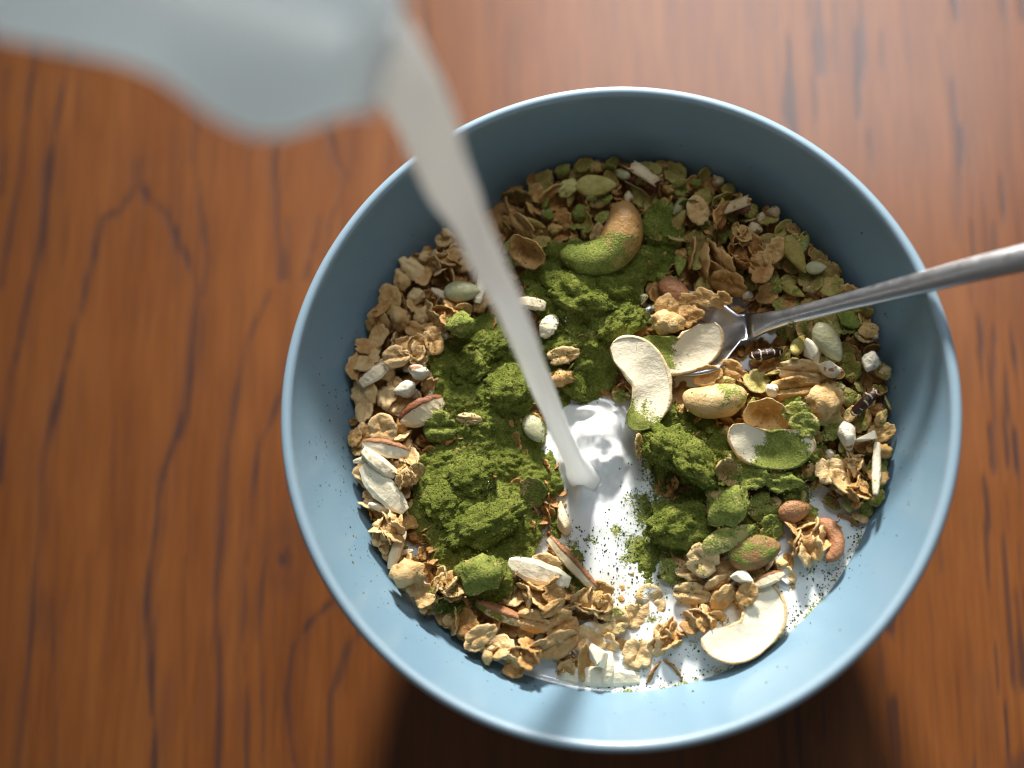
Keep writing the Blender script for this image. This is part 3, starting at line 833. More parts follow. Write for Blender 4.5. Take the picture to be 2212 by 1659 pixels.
PLAN = {  # kind, thing name, category, how many, length range px, width ratio range, adjective
 "back":   [("green_oat", "oat_flake", "oat flake", 62, (30, 58), (.6, .95), "dusty yellow-green oat flake"), ("oat", "oat_flake", "oat flake", 26, (30, 55), (.6, .95), "dark toasted oat flake"),
            ("crumb", "granola_crumb", "granola crumb", 24, (22, 40), (.7, 1), "small brown granola crumb"), ("puff", "puffed_grain", "puffed grain", 12, (28, 42), (.7, 1), "small puffed grain"),
            ("seed", "pumpkin_seed", "seed", 10, (40, 62), (.45, .6), "flat yellowish seed"), ("kernel", "sunflower_kernel", "seed", 5, (36, 50), (.5, .65), "small dusty kernel")],
 "side":   [("oat", "oat_flake", "oat flake", 56, (34, 62), (.6, .95), "pale tan oat flake"), ("crumb", "granola_crumb", "granola crumb", 24, (22, 42), (.7, 1), "pale tan granola crumb"),
            ("blanched", "almond_sliver", "almond sliver", 8, (45, 70), (.6, .9), "thin cream almond sliver"), ("puff", "puffed_grain", "puffed grain", 8, (26, 42), (.7, 1), "small white puffed grain")],
 "near":   [("oat", "oat_flake", "oat flake", 46, (34, 62), (.6, .95), "tan oat flake"), ("crumb", "granola_crumb", "granola crumb", 16, (22, 42), (.7, 1), "toasted granola crumb")],
 "front":  [("oat", "oat_flake", "oat flake", 32, (34, 60), (.6, .95), "milk-wet oat flake"), ("crumb", "granola_crumb", "granola crumb", 20, (20, 36), (.7, 1), "wet granola crumb"), ("shard", "nut_shard", "nut shard", 4, (22, 36), (.5, .9), "small white nut shard")],
 "spoon":  [("green_oat", "oat_flake", "oat flake", 34, (30, 55), (.6, .95), "greenish oat flake"), ("oat", "oat_flake", "oat flake", 20, (30, 55), (.6, .95), "tan toasted oat flake"), ("crumb", "granola_crumb", "granola crumb", 18, (22, 40), (.7, 1), "tan granola crumb"),
            ("puff", "puffed_grain", "puffed grain", 7, (28, 44), (.7, 1), "small pale puffed grain"), ("seed", "pumpkin_seed", "seed", 6, (40, 58), (.45, .6), "flat greenish seed")],
 "middle": [("green_oat", "oat_flake", "oat flake", 20, (30, 52), (.6, .95), "powder-dusted oat flake"), ("crumb", "granola_crumb", "granola crumb", 20, (22, 38), (.7, 1), "powder-dusted granola crumb"), ("shard", "nut_shard", "nut shard", 6, (26, 44), (.5, .9), "powder-dusted nut shard")],
}
for zn, (poly, where, c0) in ZONES.items():
    poly = [(1342 + (x - 1342) * (1.06 if math.hypot(x - 1342, y - 935) > 470 else 1), 935 + (y - 935) * (1.06 if math.hypot(x - 1342, y - 935) > 470 else 1)) for x, y in poly]
    bx = [p[0] for p in poly]; by = [p[1] for p in poly]; jobs = []
    for kind, name, cat, n, lr, wr, adj in PLAN[zn]:
        jobs += [(kind, name, cat, lr, wr, adj)] * n
    random.shuffle(jobs)
    for kind, name, cat, lr, wr, adj in jobs:
        best = None
        for _ in range(60):
            px, py = random.uniform(min(bx), max(bx)), random.uniform(min(by), max(by))
            if not inside(poly, px, py) or inside(POOL, px, py) or inside(DISH, px, py): continue
            p = at(px, py, 0.045); cov = float(hget(H, p[0], p[1]) - hget(TARGET, p[0], p[1])) + random.uniform(0, .0006)
            if best is None or cov < best[0]: best = (cov, px, py)
            if cov < 0.0004: break
        _, px, py = best
        L = random.uniform(*lr) * 1.14; steep = random.random() < .22
        tl = (random.gauss(0, 16), random.gauss(0, 16)) if not steep else (random.uniform(40, 80) * random.choice((-1, 1)), random.gauss(0, 15))
        d = max(0, random.gauss(c0[0], .14)) if c0[0] > 0 else 0
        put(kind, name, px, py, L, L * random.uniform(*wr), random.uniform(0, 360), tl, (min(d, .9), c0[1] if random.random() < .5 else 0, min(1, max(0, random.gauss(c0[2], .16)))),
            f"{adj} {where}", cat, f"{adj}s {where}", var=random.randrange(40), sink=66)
# ------------------------------------------------------------------ spoon (its bowl lies on the heap, its handle on the rim)
def build_spoon():
    A, B = at(1665, 694, 0.0490), at(2003, 607, 0.0707)
    d = B - A; Ld = np.linalg.norm(d); d /= Ld
    side = np.cross([0, 0, 1], d); side /= np.linalg.norm(side)          # across the handle
    nrm = np.cross(d, side)
    rings = []
    for s in np.linspace(-0.0062, 0.125, 64):
        w = np.interp(s, [-.013, -.0062, -.003, .004, .02, Ld, .075, .11, .125], [.0060, .0036, .0027, .0021, .0022, .0027, .0034, .0048, .0040])
        t = np.interp(s, [-.013, -.0062, 0, .03, .125], [.0002, .0006, .0013, .0012, .0010])
        arch = -0.10 * max(0, s - Ld) ** 2 / 0.03
        c = A + d * s + np.array([0, 0, 1]) * arch
        if s > 0.120: w *= 0.8
        ring = []
        for (u, v) in ((1, 0), (.86, .55), (.45, .95), (.12, 1.12), (-.12, 1.12), (-.45, .95), (-.86, .55), (-1, 0), (-.8, -.6), (-.3, -.85), (.3, -.85), (.8, -.6)):
            ring.append(c + side * (u * w) + nrm * (v * t))
        rings.append(np.array(ring))
    V, F = loft(rings)
    m, nt, b = new_mat("steel"); nb = NB(nt)
    b.inputs['Metallic'].default_value = 1.0; b.inputs['Base Color'].default_value = (0.56, 0.57, 0.60, 1); b.inputs['Roughness'].default_value = 0.24
    pos = nb.n('ShaderNodeNewGeometry').outputs['Position']
    nb.l(nb.math('ADD', 0.22, nb.math('MULTIPLY', nb.noise(pos, 500, 3, .6), 0.18)), b.inputs['Roughness'])
    nb.l(nb.bump(nb.noise(pos, 1500, 2, .6), 0.05, 0.0003), b.inputs['Normal'])
    root = link("spoon", None); root.empty_display_size = .004
    tag(root, "stainless steel spoon stuck in the granola with its handle over the rim", "spoon")
    hm = mesh_np("handle", V, F); link("handle", hm, m, root)
    # spoon bowl: shallow pointed oval dish, double walled
    ax = -np.array([d[0], d[1], 0.0]) / math.hypot(d[0], d[1]); sd = np.array([-ax[1], ax[0], 0])
    roll = math.radians(5); nn = np.array([0, 0, 1.0])
    sd2 = sd * math.cos(roll) + nn * math.sin(roll); n2 = np.cross(ax, sd2)
    L, Wd, D = 0.030, 0.0108, 0.0048; nu, nv = 26, 13; top, bot = [], []
    o0 = A - d * 0.006 + np.array([0, 0, 0.0001])
    for i in range(nu):
        s = i / (nu - 1)
        w = Wd * (0.10 + 0.90 * math.sin(math.pi * min(1, (0.04 + 0.93 * s)) ** 0.92) ** 0.62) if s < 0.97 else Wd * 0.25
        w = max(w * min(1, 0.30 + s * 2.6), 0.0034)
        for j in range(nv):
            u = -1 + 2 * j / (nv - 1)
            dep = D * (1 - u * u) * math.sin(math.pi * min(1, s * 0.96 + 0.02)) ** 0.8
            p = o0 + ax * (s * L) + sd2 * (u * w) - n2 * dep
            top.append(p); bot.append(p - n2 * 0.0010)
    V = np.array(top + bot); n1 = len(top)
    q = [(i * nv + j, (i + 1) * nv + j, (i + 1) * nv + j + 1, i * nv + j + 1) for i in range(nu - 1) for j in range(nv - 1)]
    F = [f for f in q] + [tuple(k + n1 for k in f[::-1]) for f in q]
    for i in range(nu - 1):
        F.append((i * nv, n1 + i * nv, n1 + (i + 1) * nv, (i + 1) * nv)); k = nv - 1
        F.append((i * nv + k, (i + 1) * nv + k, n1 + (i + 1) * nv + k, n1 + i * nv + k))
    for j in range(nv - 1):
        F.append((j, j + 1, n1 + j + 1, n1 + j)); e = (nu - 1) * nv; F.append((e + j, n1 + e + j, n1 + e + j + 1, e + j + 1))
    bm = bmesh.new(); me = mesh_np("spoon_bowl", V, F); bm.from_mesh(me); bmesh.ops.recalc_face_normals(bm, faces=bm.faces); bm.to_mesh(me); bm.free()
    link("spoon_bowl", me, m, root)
    stamp(np.array(top), 0, 0, 0.0)
build_spoon()

# ------------------------------------------------------------------ green powder heap
HEAP = [(1060,735,75,55,1.6),(1010,790,70,55,2.2),(1085,850,62,62,3.2),(1040,930,62,60,2.4),(975,1000,62,50,1.8),(1005,1075,105,80,2.4),(1090,1095,60,55,2.0),
        (955,1120,50,60,1.6),(1010,1185,85,50,2.0),(1045,1240,62,60,2.4),(1100,1180,50,40,1.4),(1270,640,115,58,2.8),(1190,600,55,30,1.4),(1330,690,60,42,2.2),(1215,735,55,32,1.5),
        (1290,575,105,30,1.2),(1240,550,70,25,1.2),(1285,790,45,55,1.5),(1240,850,60,30,1.2),(1180,820,40,60,1.4),(1440,965,62,50,1.8),(1505,1010,52,40,1.8),(1470,1135,78,52,2.2),(1410,1170,60,70,.7),
        (1590,1110,75,45,.9),(1640,1030,70,30,.9),(1430,500,40,60,.8),(1390,570,60,40,.9),(1145,1020,45,60,1.2),(1140,930,35,40,1.0),(1500,930,60,40,1.0),(1250,1230,40,50,.8),(1700,1070,45,40,.6),(970,1290,40,40,.6),(1540,960,60,40,1.0),(1560,1050,62,50,1.3),(1520,1085,62,42,1.3),(1620,1130,62,40,.9),(1390,1050,45,55,.6),(1700,965,60,40,.7),(1430,900,50,40,.9),(1060,990,70,60,2.0),(930,1045,40,60,1.2),(1120,1140,50,50,1.5),(1000,860,60,60,2.0),(1330,600,70,40,1.2),(1400,780,40,50,.9),(1750,990,40,40,.5),(1398,1000,38,55,1.2),(1392,1105,40,62,1.3),(1395,1200,46,52,1.0),(1196,1012,26,50,1.0),(1212,1128,24,40,.8),(1430,1255,46,34,.8),(1350,1290,26,20,.5)]
def blur(A, k):
    for _ in range(k):
        A = (A + np.roll(A, 1, 0) + np.roll(A, -1, 0) + np.roll(A, 1, 1) + np.roll(A, -1, 1)) / 5
    return A
def build_powder():
    global H
    Hs = blur(H, 6)
    st = 0.00028; xs = np.arange(-0.058, 0.055, st); ys = np.arange(-0.052, 0.058, st); X, Y = np.meshgrid(xs, ys)
    cov = np.full(X.shape, -1.0); hgt = np.zeros(X.shape)
    ed = 0.34 * fbm(xyz(X * 190, Y * 190), 81, 3) + 0.16 * fbm(xyz(X * 700, Y * 700), 84, 2)
    for px, py, rx, ry, h in HEAP:
        c = at(px, py, 0.046); s = px_size(c) * 1.12; h = h * 1.15
        q = 1 - ((X - c[0]) / (rx * s)) ** 2 - ((Y - c[1]) / (ry * s)) ** 2 + ed
        cov = np.maximum(cov, q); hgt = np.maximum(hgt, h * 1e-3 * np.clip(q, 0, 1) ** 0.6)
    P3 = xyz(X, Y)
    lump = 0.0007 * (0.5 - worley(P3 * 330, 82)) + 0.00065 * (0.5 - worley(P3 * 800, 83)) + 0.00034 * (0.5 - worley(P3 * 1900, 85)) + 0.0008 * fbm(P3 * 130, 86, 2) - 0.0006 * np.clip(fbm(P3 * 1100, 87, 2) - 0.1, 0, 1)
    Z = hget(Hs, X, Y) - 0.0006 + hgt + lump * np.clip(cov * 2.5, 0, 1)
    mask = (cov > 0.0) & (Z > hget(H, X, Y) - 0.0022)
    V, F = compact(np.stack([X, Y, Z], -1).reshape(-1, 3), grid_faces(*X.shape, mask))
    o = link("green_powder", mesh_np("green_powder", V, F), M_POWDER)
    tag(o, "heaps of bright green tea powder sprinkled over the granola", "green powder", kind="stuff")
    np.maximum.at(H, (gi(Y[mask]), gi(X[mask])), Z[mask])
    return X[mask], Y[mask]
PWX, PWY = build_powder()

# ------------------------------------------------------------------ pieces one can pick out in the photograph
def P(kind, name, cat, px, py, L, W, rot, tilt, col, label, **kw): return put(kind, name, px, py, L, W, rot, tilt, col, label, cat, **kw)
# -- shaded back of the bowl
P("cashew", "cashew", "cashew", 1300, 520, 245, 240, 38, (8, -6), (.16, 0, .95), "tan whole cashew half buried in powder in the shade at the back", var=1, sink=72)
P("seed", "pumpkin_seed", "seed", 1288, 400, 88, 56, 0, (8, 0), (.15, 0, .35), "large flat yellowish seed lying against the shaded back wall", T=70, sink=85)
P("husk", "grain_husk", "grain husk", 1388, 392, 76, 84, -35, (70, 0), (.08, 0, .4), "curled pale husk with a dark hollow, topmost by the back wall", colors=[(.08, 0, .45), (0, 0, .5)], sink=80)
P("round_oat", "oat_flake", "oat flake", 1508, 455, 48, 66, 15, (10, 5), (.2, 0, .3), "upright oval yellow flake in the shade beside brown flake shards", var=1)
P("husk", "grain_husk", "grain husk", 1588, 456, 76, 80, 20, (95, 0), (.25, 0, .6), "dark open husk curled like a shell near the back wall", var=1, colors=[(.3, 0, .7), (0, 0, .5)])
P("oat", "oat_flake", "oat flake", 1556, 462, 62, 46, 60, (62, 10), (0, 0, .72), "brown folded flake leaning beside the upright oval yellow flake", var=6)
P("nut", "almond", "almond", 1460, 634, 88, 54, -42, (0, 0), (.06, 0, .12), "smooth brown almond half beside the tip of the spoon bowl", T=62, var=1)
for k, (x, y, L, r, t) in enumerate([(1497, 545, 70, -95, 78), (1520, 558, 84, -88, 80), (1545, 548, 80, -62, 74), (1560, 568, 70, -50, 70), (1548, 592, 78, -35, 62), (1575, 610, 85, -22, 48)]):
    P("oat", "oat_flake", "oat flake", x, y, L, L * .8, r, (t, 0), (.12, 0, .48), "thin oat flake standing on edge in the row beside the pinkish granola cluster", group="row of flakes standing on edge", var=[0, 2, 5, 2, 0, 5][k], sink=55)
P("cluster", "granola_cluster", "granola cluster", 1610, 548, 95, 105, 20, (0, 0), (.06, 0, .62), "pinkish brown granola cluster at the head of the standing flake row", var=2)
P("round_oat", "oat_flake", "oat flake", 1645, 575, 58, 72, -10, (12, -10), (.05, 0, .5), "broad brown flake overlapping the pinkish granola cluster", var=0)
P("round_oat", "oat_flake", "oat flake", 1672, 548, 46, 66, -30, (14, 20), (.2, 0, .38), "ochre flake behind the broad brown flake", var=2)
P("seed", "pumpkin_seed", "seed", 1716, 556, 92, 44, -62, (10, 12), (.18, 0, .5), "slim leaf-shaped seed leaning towards the shaded wall", var=2, sink=85)
P("kernel", "sunflower_kernel", "seed", 1762, 580, 46, 32, 0, (0, 0), (.2, 0, .4), "small rounded green seed high against the shaded wall", sink=85)
P("cluster", "granola_cluster", "granola cluster", 1600, 510, 70, 66, 0, (0, 0), (.3, 0, .5), "small yellow-green cluster above the pinkish granola cluster", var=4)
P("green_oat", "oat_flake", "oat flake", 1225, 405, 50, 36, 40, (12, 0), (.3, 0, .2), "small green flake next to the large flat yellowish seed", var=2)
P("oat", "oat_flake", "oat flake", 1190, 415, 66, 30, 35, (60, 0), (.1, 0, .5), "narrow tan flake tipped on edge against the back wall", var=5)
P("oat", "oat_flake", "oat flake", 1130, 480, 76, 50, -50, (45, 0), (.3, 0, .4), "curved flake leaning behind the milk stream in the shade", var=8)
P("cup_oat", "oat_flake", "oat flake", 1145, 540, 84, 66, -25, (35, 0), (.2, 0, .5), "wide cupped flake behind the stream above the lit powder", var=1)
# -- beside and below the spoon
P("kernel", "sunflower_kernel", "seed", 1788, 742, 96, 60, -58, (0, 8), (.06, 0, .35), "smooth grey-green kernel below the spoon handle, largest of the seeds there", sink=88)
P("shard", "nut_shard", "nut shard", 1752, 762, 56, 44, -30, (0, 0), (.15, 0, .1), "pale green nut shard touching the smooth grey-green kernel", var=1)
P("seed", "pumpkin_seed", "seed", 1722, 752, 66, 34, 60, (15, 30), (.15, 0, .4), "narrow husk-like seed leaning on the pale green nut shard", var=1)
P("puff", "puffed_grain", "puffed grain", 1880, 782, 58, 62, 70, (0, 0), (0, 0, .02), "white horned puffed grain stuck high on the wall below the spoon", sink=92)
P("striped", "striped_grain", "puffed grain", 1868, 870, 84, 66, 42, (0, -10), (.0, 0, .3), "black grain with pale rings lying against the wall below the spoon", colors=[(.05, 0, .6)] + [(.1, 0, .3)] * 5, sink=90)
P("striped", "striped_grain", "puffed grain", 1655, 765, 74, 62, 8, (0, 0), (0, 0, .2), "dark banded puffed grain just under the neck of the spoon", var=1, colors=[(0, 0, .7)] + [(.15, 0, .1)] * 5, sink=88)
P("round_oat", "oat_flake", "oat flake", 1735, 802, 112, 58, -8, (28, 0), (.3, 0, .15), "wide pale green flake below the spoon with a speckled puff on its end", var=2)
P("puff", "puffed_grain", "puffed grain", 1790, 800, 72, 46, -30, (0, 0), (.1, 0, .2), "speckled puffed grain on the end of the wide pale green flake", var=2, sink=85)
P("round_oat", "oat_flake", "oat flake", 1715, 840, 120, 56, 4, (25, 0), (.3, 0, .55), "brownish flake tucked under the wide pale green flake", var=3)
P("cup_oat", "oat_flake", "oat flake", 1658, 880, 98, 78, -5, (38, 0), (.12, 0, .3), "cup-shaped toasted flake behind the powdery half cashew", var=0, sink=72)
P("puff", "puffed_grain", "puffed grain", 1668, 845, 44, 46, 20, (0, 0), (.05, 0, .12), "small horned puff perched on the cup-shaped toasted flake", var=3, sink=88)
P("crumb", "granola_crumb", "granola crumb", 1780, 868, 74, 80, 20, (0, 0), (.26, .05, .3), "chunky tan granola lump dusted green at its foot", var=1, sink=85, T=60)
P("puff", "puffed_grain", "puffed grain", 1828, 940, 58, 92, 10, (0, 0), (.2, .1, .04), "tall white puffed grain standing between the tan lump and the wall", var=1, sink=85)
P("shard", "nut_shard", "nut shard", 1868, 948, 50, 26, 20, (0, 0), (.15, 0, .1), "slim pale shard pointing at the wall beside the tall puff", var=2)
P("round_oat", "oat_flake", "oat flake", 1790, 1020, 62, 68, 88, (6, 0), (.2, .1, .0), "round pale oat flake with a straight middle crease", var=0, sink=85)
P("oat", "oat_flake", "oat flake", 1812, 1040, 50, 70, 70, (30, 30), (.25, 0, .25), "greenish flake tucked behind the round pale oat flake", var=4)
P("blanched", "almond_sliver", "almond sliver", 1892, 1012, 118, 70, 84, (0, 10), (.36, 0, .1), "long green-dusted almond sliver upright along the wall", var=1, T=80, sink=88)
P("cluster", "granola_cluster", "granola cluster", 1850, 1065, 66, 78, 30, (0, 0), (.14, 0, .45), "tan cluster hugging the wall below the long almond sliver", var=5)
P("cluster", "granola_cluster", "granola cluster", 1842, 1000, 62, 70, 80, (0, 0), (.25, 0, .25), "pale greenish cluster between the round oat flake and the wall sliver", var=3)
P("oat", "oat_flake", "oat flake", 1862, 1118, 26, 40, 80, (20, 30), (.2, .1, .3), "small pair-like flake half sunk at the milk's edge by the wall", var=2)
for k, (x, y, L, W, r, t, c) in enumerate([(1478, 655, 62, 48, 20, 10, .5), (1520, 652, 58, 44, -30, 14, .4), (1440, 668, 60, 50, 60, 10, .45), (1555, 660, 50, 36, -15, 20, .5), (1530, 805, 64, 46, 10, 12, .45), (1580, 800, 56, 40, -30, 16, .5), (1490, 690, 54, 46, 0, 8, .55)]):
    P("oat", "oat_flake", "oat flake", x, y, L, W, r, (t, -6), (.2, 0, c), "brownish oat flake lying on the edge of the spoon bowl", group="flakes on the edge of the spoon bowl", var=k, sink=80)
# -- cashews in the middle
P("cashew_half", "cashew_half", "cashew", 1466, 748, 250, 225, 14, (14, 10), (.1, 0, .2), "V-shaped half cashew lying on the spoon bowl, one arm green", colors=[(.1, 0, .5), (.14, 0, .08)], var=1, sink=86)
P("cashew_half", "cashew_half", "cashew", 1378, 838, 262, 235, 102, (10, -8), (.1, 0, .2), "big cream half cashew curving over the milk splash with powdered tip", colors=[(.1, 0, .35), (.06, 0, .02)], var=0, sink=90)
P("cashew", "cashew", "cashew", 1540, 848, 190, 175, 4, (-14, 0), (.28, 0, .55), "whole yellowish cashew dusted green, between two half cashews", var=0, sink=84)
P("cashew_half", "cashew_half", "cashew", 1662, 950, 262, 225, -8, (14, 8), (.3, 0, .1), "wide half cashew with its middle thickly covered in green powder", colors=[(.1, 0, .6), (.12, 0, .02)], var=2, sink=86)
P("cashew_half", "cashew_half", "cashew", 1605, 1350, 262, 240, 42, (-4, 5), (.02, 0, .1), "clean cream half cashew lying in the milk at the front", colors=[(.03, 0, .6), (.05, 0, .03)], var=3, sink=80)
P("green_oat", "oat_flake", "oat flake", 1718, 895, 62, 52, 30, (10, 0), (.6, 0, .2), "yellow-green flake on the end of the powdery half cashew", var=0, sink=85)
P("round_oat", "oat_flake", "oat flake", 1738, 922, 62, 56, -20, (12, 5), (.62, 0, .2), "crumpled green flake overlapping the powdery half cashew, lower of two", var=1, sink=85)
# -- green, powder-covered pieces right of the splash
P("clump", "powder_clump", "powder clump", 1437, 962, 130, 92, -30, (0, 0), (0, 0, 0), "long powder clump sloping away below the big cream half cashew", var=0, T=70)
P("clump", "powder_clump", "powder clump", 1498, 1000, 118, 78, -48, (0, 0), (0, 0, 0), "tapered powder clump in front of the long sloping one", var=1, T=62)
P("clump", "powder_clump", "powder clump", 1470, 1130, 150, 104, 10, (0, 0), (0, 0, 0), "broad round mound of powder rising from the milk beside the splash", var=2, T=74)
P("round_oat", "oat_flake", "oat flake", 1612, 1028, 92, 72, -12, (8, 0), (.78, 0, .3), "thickly powdered flake below the powdery half cashew", var=1, sink=85)
P("oat", "oat_flake", "oat flake", 1690, 1042, 78, 46, -10, (15, 0), (.7, 0, .4), "narrow powdered flake trailing from the thickly powdered one", var=6, sink=85)
P("cup_oat", "oat_flake", "oat flake", 1556, 1020, 56, 76, 60, (45, 0), (.5, 0, .2), "curled powdered flake ring beside the tapered powder clump", var=2)
P("crumb", "granola_crumb", "granola crumb", 1568, 1092, 86, 108, -25, (0, 0), (.68, 0, .3), "tall powdered granola lump left of the round green flake", var=2, sink=85, T=66)
P("round_oat", "oat_flake", "oat flake", 1650, 1092, 78, 62, 15, (8, -5), (.58, 0, .2), "round yellow-green flake between the powdered lump and a brown shard", var=3, sink=85)
P("nut", "almond", "almond", 1714, 1105, 72, 56, 15, (20, 0), (.2, 0, .0), "brown nut shard with a wet sheen above the big granola cluster", var=2)
P("green_oat", "oat_flake", "oat flake", 1668, 1140, 66, 56, 45, (18, 0), (.66, 0, .2), "pointed green flake leaning on the brown nut shard", var=3)
P("cluster", "granola_cluster", "granola cluster", 1745, 1165, 122, 112, 10, (0, 0), (.0, .12, .34), "big tan granola cluster beside a brown crescent nut at the milk's edge", var=0, sink=84)
P("brown_crescent", "nut_crescent", "nut", 1792, 1165, 140, 120, 100, (0, 15), (.03, 0, .0), "dark brown crescent nut half round the big granola cluster", var=1, sink=60)
P("nut", "almond", "almond", 1628, 1192, 118, 86, 12, (0, 0), (.52, 0, .35), "red-brown almond chunk crusted with powder left of the big cluster", var=0, T=80, sink=85)
P("seed", "pumpkin_seed", "seed", 1572, 1166, 122, 58, 24, (10, 0), (.55, 0, .25), "leaf-shaped pale green seed leaning on the red-brown almond chunk", var=1, T=70, sink=85)
P("round_oat", "oat_flake", "oat flake", 1518, 1208, 76, 72, -40, (12, 8), (.36, 0, .08), "cream flake with a green powder patch near the leaf-shaped seed", var=0, sink=85)
P("green_oat", "oat_flake", "oat flake", 1447, 1235, 48, 58, 20, (10, 0), (.6, 0, .2), "small olive flake at the edge of the floating powder", var=5, sink=85)
# -- front, in the milk
P("round_oat", "oat_flake", "oat flake", 1405, 1297, 66, 78, 20, (8, 0), (.22, .45, .1), "milk-coated pale flake speckled green in the middle front", var=2, sink=85)
P("oat", "oat_flake", "oat flake", 1372, 1330, 56, 62, 60, (10, 0), (.12, .25, .2), "wet cream flake below the milk-coated speckled flake", var=5, sink=85)
P("round_oat", "oat_flake", "oat flake", 1495, 1282, 84, 50, -8, (10, 0), (.34, 0, .15), "oval cream flake with a dark green blot, right of the speckled flake", var=3, sink=85)
P("oat", "oat_flake", "oat flake", 1548, 1262, 62, 40, 30, (55, 0), (.1, 0, .2), "pale flake on edge behind the oval cream flake", var=2)
P("oat", "oat_flake", "oat flake", 1562, 1292, 44, 66, -20, (25, 20), (.2, 0, .35), "tan flake between the oval cream flake and the clean half cashew", var=9)
P("shard", "nut_shard", "nut shard", 1607, 1245, 66, 34, -12, (0, 0), (.02, 0, .0), "white wet nut shard below the red-brown almond chunk", var=0, sink=85)
P("sliver", "almond_piece", "almond piece", 1660, 1252, 74, 70, 22, (0, 0), (.1, 0, .5), "golden brown nut chip beside the white wet shard", var=2, sink=85)
P("round_oat", "oat_flake", "oat flake", 1614, 1285, 44, 60, -30, (15, 0), (.05, 0, .4), "brown flake touching the upper tip of the clean half cashew", var=1, sink=88)
P("cluster", "granola_cluster", "granola cluster", 1516, 1338, 88, 76, 0, (0, 0), (.08, .3, .36), "wet tan cluster left of the clean half cashew", var=1, sink=84)
P("cluster", "granola_cluster", "granola cluster", 1442, 1374, 96, 96, 40, (0, 0), (0, .0, .32), "rose-shaped tan granola cluster standing in the milk", var=3, sink=84)
P("round_oat", "oat_flake", "oat flake", 1376, 1412, 70, 68, 70, (6, 0), (.06, .05, .16), "broad smooth tan flake left of the rose-shaped cluster", var=0, sink=88)
P("oat", "oat_flake", "oat flake", 1412, 1455, 62, 26, 55, (50, 0), (0, 0, .7), "brown flake stub half sunk below the rose-shaped cluster", var=3, sink=70)
P("oat", "oat_flake", "oat flake", 1455, 1452, 60, 28, -45, (50, 0), (0, 0, .68), "second brown stub forming a V with its neighbour in the milk", var=5, sink=70)
P("round_oat", "oat_flake", "oat flake", 1332, 1342, 58, 62, 0, (5, 0), (.42, .3, .1), "pale round flake crowned with green powder in the front milk", var=1, T=90, sink=85)
P("round_oat", "oat_flake", "oat flake", 1276, 1376, 84, 70, 10, (8, 10), (.06, .45, .12), "whitish milk-smeared flake left of the powder-crowned flake", var=2, sink=86)
P("blanched", "almond_sliver", "almond sliver", 1290, 1484, 180, 130, -3, (10, 0), (.16, 0, .12), "long white almond sliver lying along the front wall", var=4, T=110, sink=82)
P("blanched", "nut_shard", "nut shard", 1312, 1442, 70, 80, 84, (0, 0), (.12, .1, .3), "white nut block standing on the long white almond sliver", var=4, sink=85, T=90)
P("shard", "nut_shard", "nut shard", 1292, 1418, 58, 40, -30, (0, 0), (0, .1, .0), "small white nut chip above the standing nut block", var=1, sink=85)
P("cluster", "granola_cluster", "granola cluster", 1226, 1436, 72, 66, 0, (0, 0), (.02, 0, .45), "small brown cluster above the left end of the long white sliver", var=6)
P("oat", "oat_flake", "oat flake", 1258, 1428, 42, 84, 20, (30, 40), (.2, 0, .5), "brown flake leaning between the small cluster and the white nut chip", var=4)
P("cluster", "granola_cluster", "granola cluster", 1278, 1300, 116, 92, 15, (0, 0), (.16, .12, .32), "wide tan cluster at the milk's edge below a brown-edged almond stick", var=2, sink=84)
for k, (x, y, L, W, r, lab) in enumerate([(1338, 1282, 52, 40, 20, "small soaked flake in the channel of milk above the powder-crowned flake"), (1296, 1236, 44, 34, 70, "soaked flake at the foot of the brown-edged almond stick"), (1362, 1246, 46, 38, -30, "soaked flake in the milk left of the small olive flake"),
        (1722, 1262, 46, 34, 40, "soaked flake alone in the milk below the big tan cluster")]):
    P("oat", "oat_flake", "oat flake", x, y, L, W, r, (4, 3), (.25, .4, .45), lab, var=k, sink=45)
# -- near side below the powder
P("blanched", "almond_sliver", "almond sliver", 1165, 1238, 140, 170, -18, (12, 0), (.2, 0, .12), "thick white almond sliver poking out of the powder at the front", var=0, T=95, sink=88)
P("sliver", "almond_piece", "almond piece", 1236, 1216, 150, 100, -48, (20, 0), (.2, 0, .3), "brown-edged almond stick pointing down towards the milk", var=1, T=110, sink=82, colors=[(.25, 0, .45), (.02, 0, .2)])
P("sliver", "almond_piece", "almond piece", 1082, 1322, 118, 110, -22, (40, 0), (.15, 0, .2), "reddish almond stick dusted green lying on toasted flakes", var=3, T=110, sink=84, colors=[(.55, 0, .5), (.05, 0, .0)])
P("cluster", "granola_cluster", "granola cluster", 1165, 1288, 124, 104, 0, (0, 0), (.0, 0, .46), "layered brown flake cluster beneath the thick white almond sliver", var=5, sink=84)
P("oat", "oat_flake", "oat flake", 1194, 1315, 62, 30, 38, (30, 0), (0, 0, .45), "slim brown flake on edge in front of the layered cluster", var=2)
P("round_oat", "oat_flake", "oat flake", 1155, 1342, 74, 54, -15, (18, 0), (.0, 0, .34), "curved tan flake below the layered brown cluster", var=3)
P("round_oat", "oat_flake", "oat flake", 1212, 1352, 80, 70, 30, (18, 10), (.02, 0, .42), "broad flat toasted flake right of the curved tan flake", var=0)
P("round_oat", "oat_flake", "oat flake", 1205, 1388, 96, 60, 25, (25, 0), (0, 0, .38), "ragged long flake under the broad flat toasted flake", var=2)
P("cluster", "granola_cluster", "granola cluster", 1135, 1418, 106, 88, 20, (0, 0), (0, 0, .42), "tan cluster at the front wall left of the milk", var=1, sink=82)
P("oat", "oat_flake", "oat flake", 1038, 1372, 72, 46, 30, (15, 0), (.1, 0, .25), "pale flake close to the front wall under the reddish almond stick", var=0)
P("cluster", "granola_cluster", "granola cluster", 972, 1268, 112, 92, 0, (0, 0), (.28, 0, .34), "knobbly cluster dusted green where the powder meets the front wall", var=4, sink=84)
